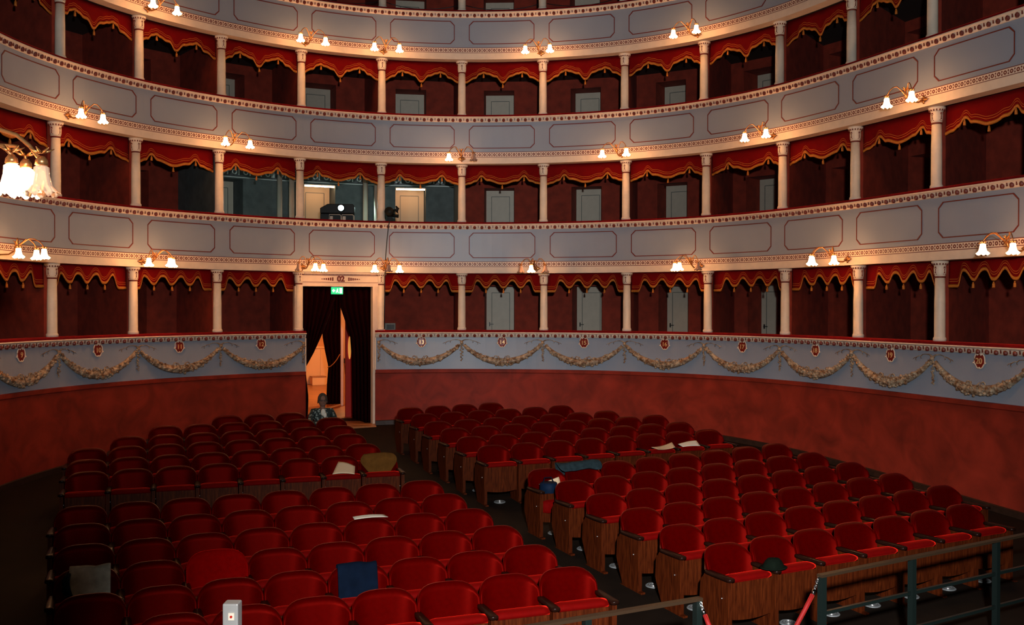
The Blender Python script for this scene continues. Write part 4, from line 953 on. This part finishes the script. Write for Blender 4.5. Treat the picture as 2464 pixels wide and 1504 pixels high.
n=len(pf); mb.v+=[(x,-.10,z) for x,z in pf]+[(x,.36,z) for x,z in pf]; mb.face(range(n)); mb.face([n+i for i in range(n)][::-1])
for i in range(n): j=(i+1)%n; mb.face((i,n+i,n+j,j))
o=mb.obj('casing',M['pblack'],pr); bev(o,.012)
RX=Matrix.Rotation(R(90),3,'X')
mb=MB(); mb.lathe([(.085,.0),(.085,.04),(.07,.05)],20,c=(.08,-.10,.11),mat=RX); mb.obj('lens_barrel',M['pblack'],pr,True)
M['lens']=sm('lens_glow',(.7,.9,1),.2,emit=(.45,.85,1),es=9)
mb=MB(); mb.lathe([(.066,.0),(.055,.012),(.02,.02)],20,c=(.08,-.145,.11),mat=RX); mb.obj('lens',M['lens'],pr,True)
sq=at_y(938,533,P3(4.1,0,0,1).y-.05)
sp=tag(empty('spotlight',(sq.x,sq.y,zr+H)),'black clamp-on stage spotlight on the first tier rail beside the column','spotlight')
mb=MB(); mb.blob((0,-.02,.20),.10,12,8,(.95,1,1.1)); mb.lathe([(.085,0),(.10,.05),(.10,.16),(.09,.2)],16,c=(0,.04,.21),mat=RX); mb.obj('lamp_housing',M['pblack'],sp,True)
mb=MB(); mb.box((0,0,.05),(.05,.06,.05)); mb.tube([(-.09,0,.03),(-.11,0,.15),(-.1,0,.24)],.012,6); mb.obj('clamp',M['pblack'],sp)
mb=MB(); mb.tube([(.06,0,.23),(.13,0,.25),(.17,0,.20),(.17,0,.27),(.13,0,.34)],[.03,.03,.045,.04,.012],8); mb.obj('barn_door',M['pblack'],sp,True)
mb=MB(); mb.tube([(.05,0,.13),(.12,0,.125),(.19,0,.12)],[.03,.035,.04],8); mb.obj('focus_knob',M['pblack'],sp,True)
mb=MB(); cp=[(938,530),(935,543),(931,580),(928,620),(927,652),(926,665),(926,700),(925,740),(925,792)]; pts=[]
for i,(u,v) in enumerate(cp):
    y=(P3(4.09,-.24,0,1).y if v<660 else P3(4.09,-.19,0,0).y); pts.append(at_y(u,v,y))
mb.tube(pts,.011,6); c=ctr(mb); o=mb.obj('power_cable',M['black'],None,True); o.location=c; tag(o,'black cable hanging from the spotlight past the sconce to the box below','cable')
mq=at_y(938,795,P3(4.12,.10,0).y); mn=tag(empty('monitor',(mq.x,mq.y+.1,ZB[0]+H)),'small grey monitor standing on the hand rail right of the doorway','monitor')
mb=MB(); mb.box((0,0,.075),(.115,.05,.075)); o=mb.obj('casing',M['mon'] if 'mon' in M else M.setdefault('mon',sm('monitor_grey',(.12,.15,.15),.5)),mn); bev(o,.008)
mb=MB(); mb.box((.01,-.052,.07),(.085,.004,.05)); mb.obj('screen',M['black'],mn)
# ------------------------------------------------------------------ railings at the foot of the stage
M['railm']=sm('railing_metal',(.006,.011,.010),.35,spec=.25); M['railtop']=sm('railing_top_wood',(.03,.018,.010),.4,spec=.15)
RZ=-2.2
def rail_pt(u,v): r=ray(u,v); return Vector((0,0,H))+r*(RZ/r.z)
def railing(p0,p1,posts,label,n0=0):
    root=tag(empty('railing',Vector((p0.x,p0.y,fz(p0.y)))),label,'railing'); off=Vector(root.location)
    d=(p1-p0).normalized(); a=math.atan2(d.y,d.x); L=(p1-p0).length; mid=(p0+p1)/2; Mx=Matrix.Rotation(a,3,'Z')
    mb=MB(); mb.box(mid-off,(L/2,.028,.011),Mx); mb.obj('handrail',M['railtop'],root)
    for dz in (.31,.62):
        mb=MB(); mb.box(mid-off-Vector((0,0,dz)),(L/2,.014,.014),Mx); mb.obj('cross_bar',M['railm'],root)
    for s in posts:
        q=p0+d*s; zf=fz(q.y); mb=MB(); hh=(q.z-.012-zf)/2; mb.box(Vector((q.x,q.y,zf+hh))-off,(.026,.026,hh),Mx); mb.obj('post',M['railm'],root)
    return d,L
pA=rail_pt(1972,1386); pB=rail_pt(2464,1287); pB=pB+(pB-pA).normalized()*.9
e1=rail_pt(2202,1343); e2=rail_pt(2400,1301)
railing(pA,pB,[.03,(e1-pA).length,(e2-pA).length,(pB-pA).length-.05],'dark metal railing with a wooden handrail in front of the front right seats')
pC=rail_pt(1686,1440); pD=rail_pt(1290,1506); pD=pD+(pD-pC).normalized()*.9
railing(pC,pD,[.03,1.0],'shorter dark metal railing at the bottom edge, left of the gap')
M['rope']=sm('red_rope',(.22,.003,.003),.7,sheen=.3)
M['chrome']=sm('chrome',(.8,.8,.8),.12,metal=1)
def rope(px,label,yy):
    pts=[at_y(u,v,yy+dy) for u,v,dy in px]
    root=tag(empty('barrier_rope',pts[-1]),label,'rope','red velvet barrier ropes at the railing gap'); off=Vector(root.location)
    mb=MB()
    for i in range(2):
        a,b=pts[i],pts[i+1]
        for k in range(3):
            c=a.lerp(b,(k+.5)/3)-off; r=.014; ax=(b-a).normalized(); sd=Vector((1,0,0)) if k%2 else Vector((0,1,0)); mb.tube([c+ax*r*1.3*math.cos(t)+sd*r*.7*math.sin(t) for t in [2*pi*j/8 for j in range(9)]],.0035,5,False)
    mb.obj('chain',M['chrome'],root,True)
    mb=MB(); mb.tube([pts[2]-off,pts[3]-off],[.013,.016],8); mb.obj('end_ferrule',M['chrome'],root,True)
    mb=MB(); mb.tube([p-off for p in pts[3:]],.017,8); mb.obj('velvet_rope',M['rope'],root,True)
rope([(1968,1391,-.03),(1964,1406,-.04),(1960,1418,-.05),(1955,1431,-.06),(1938,1465,-.1),(1915,1508,-.14),(1890,1545,-.2)],'red velvet barrier rope clipped to the right railing post',pA.y)
rope([(1685,1447,-.03),(1688,1458,-.04),(1691,1466,-.05),(1696,1480,-.06),(1704,1500,-.1),(1718,1530,-.14)],'red velvet barrier rope clipped to the left railing post',pC.y)
# metal post with socket
y=6.0; mp=at_y(559,1448,y); ms=tag(empty('metal_post',(mp.x,mp.y,fz(y))),'silver metal post with a small socket plate, at the bottom edge','post'); h=mp.z-fz(y)
mb=MB(); mb.box((0,0,h/2),(.047,.047,h/2)); o=mb.obj('casing',M.setdefault('postm',sm('brushed_post',(.34,.36,.36),.4,metal=.1)),ms); bev(o,.008)
mb=MB(); mb.box((0.008,-.05,h-.075),(.018,.004,.022)); mb.obj('socket_plate',M['paperw'],ms)
mb=MB(); mb.lathe([(.008,0),(.008,.004)],10,c=(.008,-.054,h-.075),mat=RX); mb.obj('socket_hole',M['redleaf'],ms)
# ------------------------------------------------------------------ proscenium pier and the near sconce
sp_=at_y(98,436,5.2)
mb=MB(); px=-3.05
mb.box((px-.35,4.7,4.2),(.35,.9,4.2)); o=mb.obj('wall_proscenium',M['cream']); tag(o,kind='structure')
rr=tag(empty('wall_sconce',(px,5.25,H+.95),R(90)),'large gilt sconce with ruffled glass shades, close by at the left edge','lamp')
off=Vector(rr.location); inv=Matrix.Rotation(-R(90),3,'Z')
def LW(p): return inv@(Vector(p)-off)
mb=MB(); mb.blob((0,-.02,0),.07,10,6,(1,.4,1.4)); mb.obj('wall_plate',M['brass'],rr,True)
sh=[(100,436,5.2,0),(28,432,5.2,2),(62,440,5.45,2)]
for (u,v,yy,on) in sh:
    c=at_y(u,v,yy); top=c+Vector((0,0,.115)); 
    if on==0: apx=[at_y(-130,330,yy+.02),at_y(-60,316,yy),at_y(0,312,yy),at_y(40,325,yy),at_y(72,352,yy),at_y(90,376,yy)]
    else: apx=[at_y(-110,340,yy),at_y(u-60,350,yy),at_y(u-20,352,yy),at_y(u,372,yy)]
    mb=MB(); mb.tube([LW(p) for p in [Vector((px,5.25,H+.95))]+apx+[top]],[.011]*(len(apx)+2),8)
    for k in range(6):
        a=k*pi/3; t_=LW(top)+Vector((0,0,.035)); mb.tube([t_,t_+Vector((math.cos(a)*.03,math.sin(a)*.03,.006)),t_+Vector((math.cos(a)*.062,math.sin(a)*.062,.022))],[.007,.008,.002],5)
    mb.obj('arm',M['brass'],rr,True)
    o=bell('glass_shade',M['glass_near'] if on else M['glass_half'] if 'glass_half' in M else M.setdefault('glass_half',sm('half_lit_glass',(.85,.62,.45),.12,emit=(1,.45,.2),es=.28,trans=.55)),rr,LW(c),1.08,tilt=(0,0))
    mb=MB(); mb.lathe([(.016,.13),(.03,.11),(.034,.085)],10,c=LW(c)); mb.obj('shade_cap',M['brass'],rr,True)
    if on: mb=MB(); mb.blob((0,0,-.01),.02,8,6,(1,1,1.5)); mb.obj('bulb',M['bulb'],o,True)
for m_ in bpy.data.meshes: pass
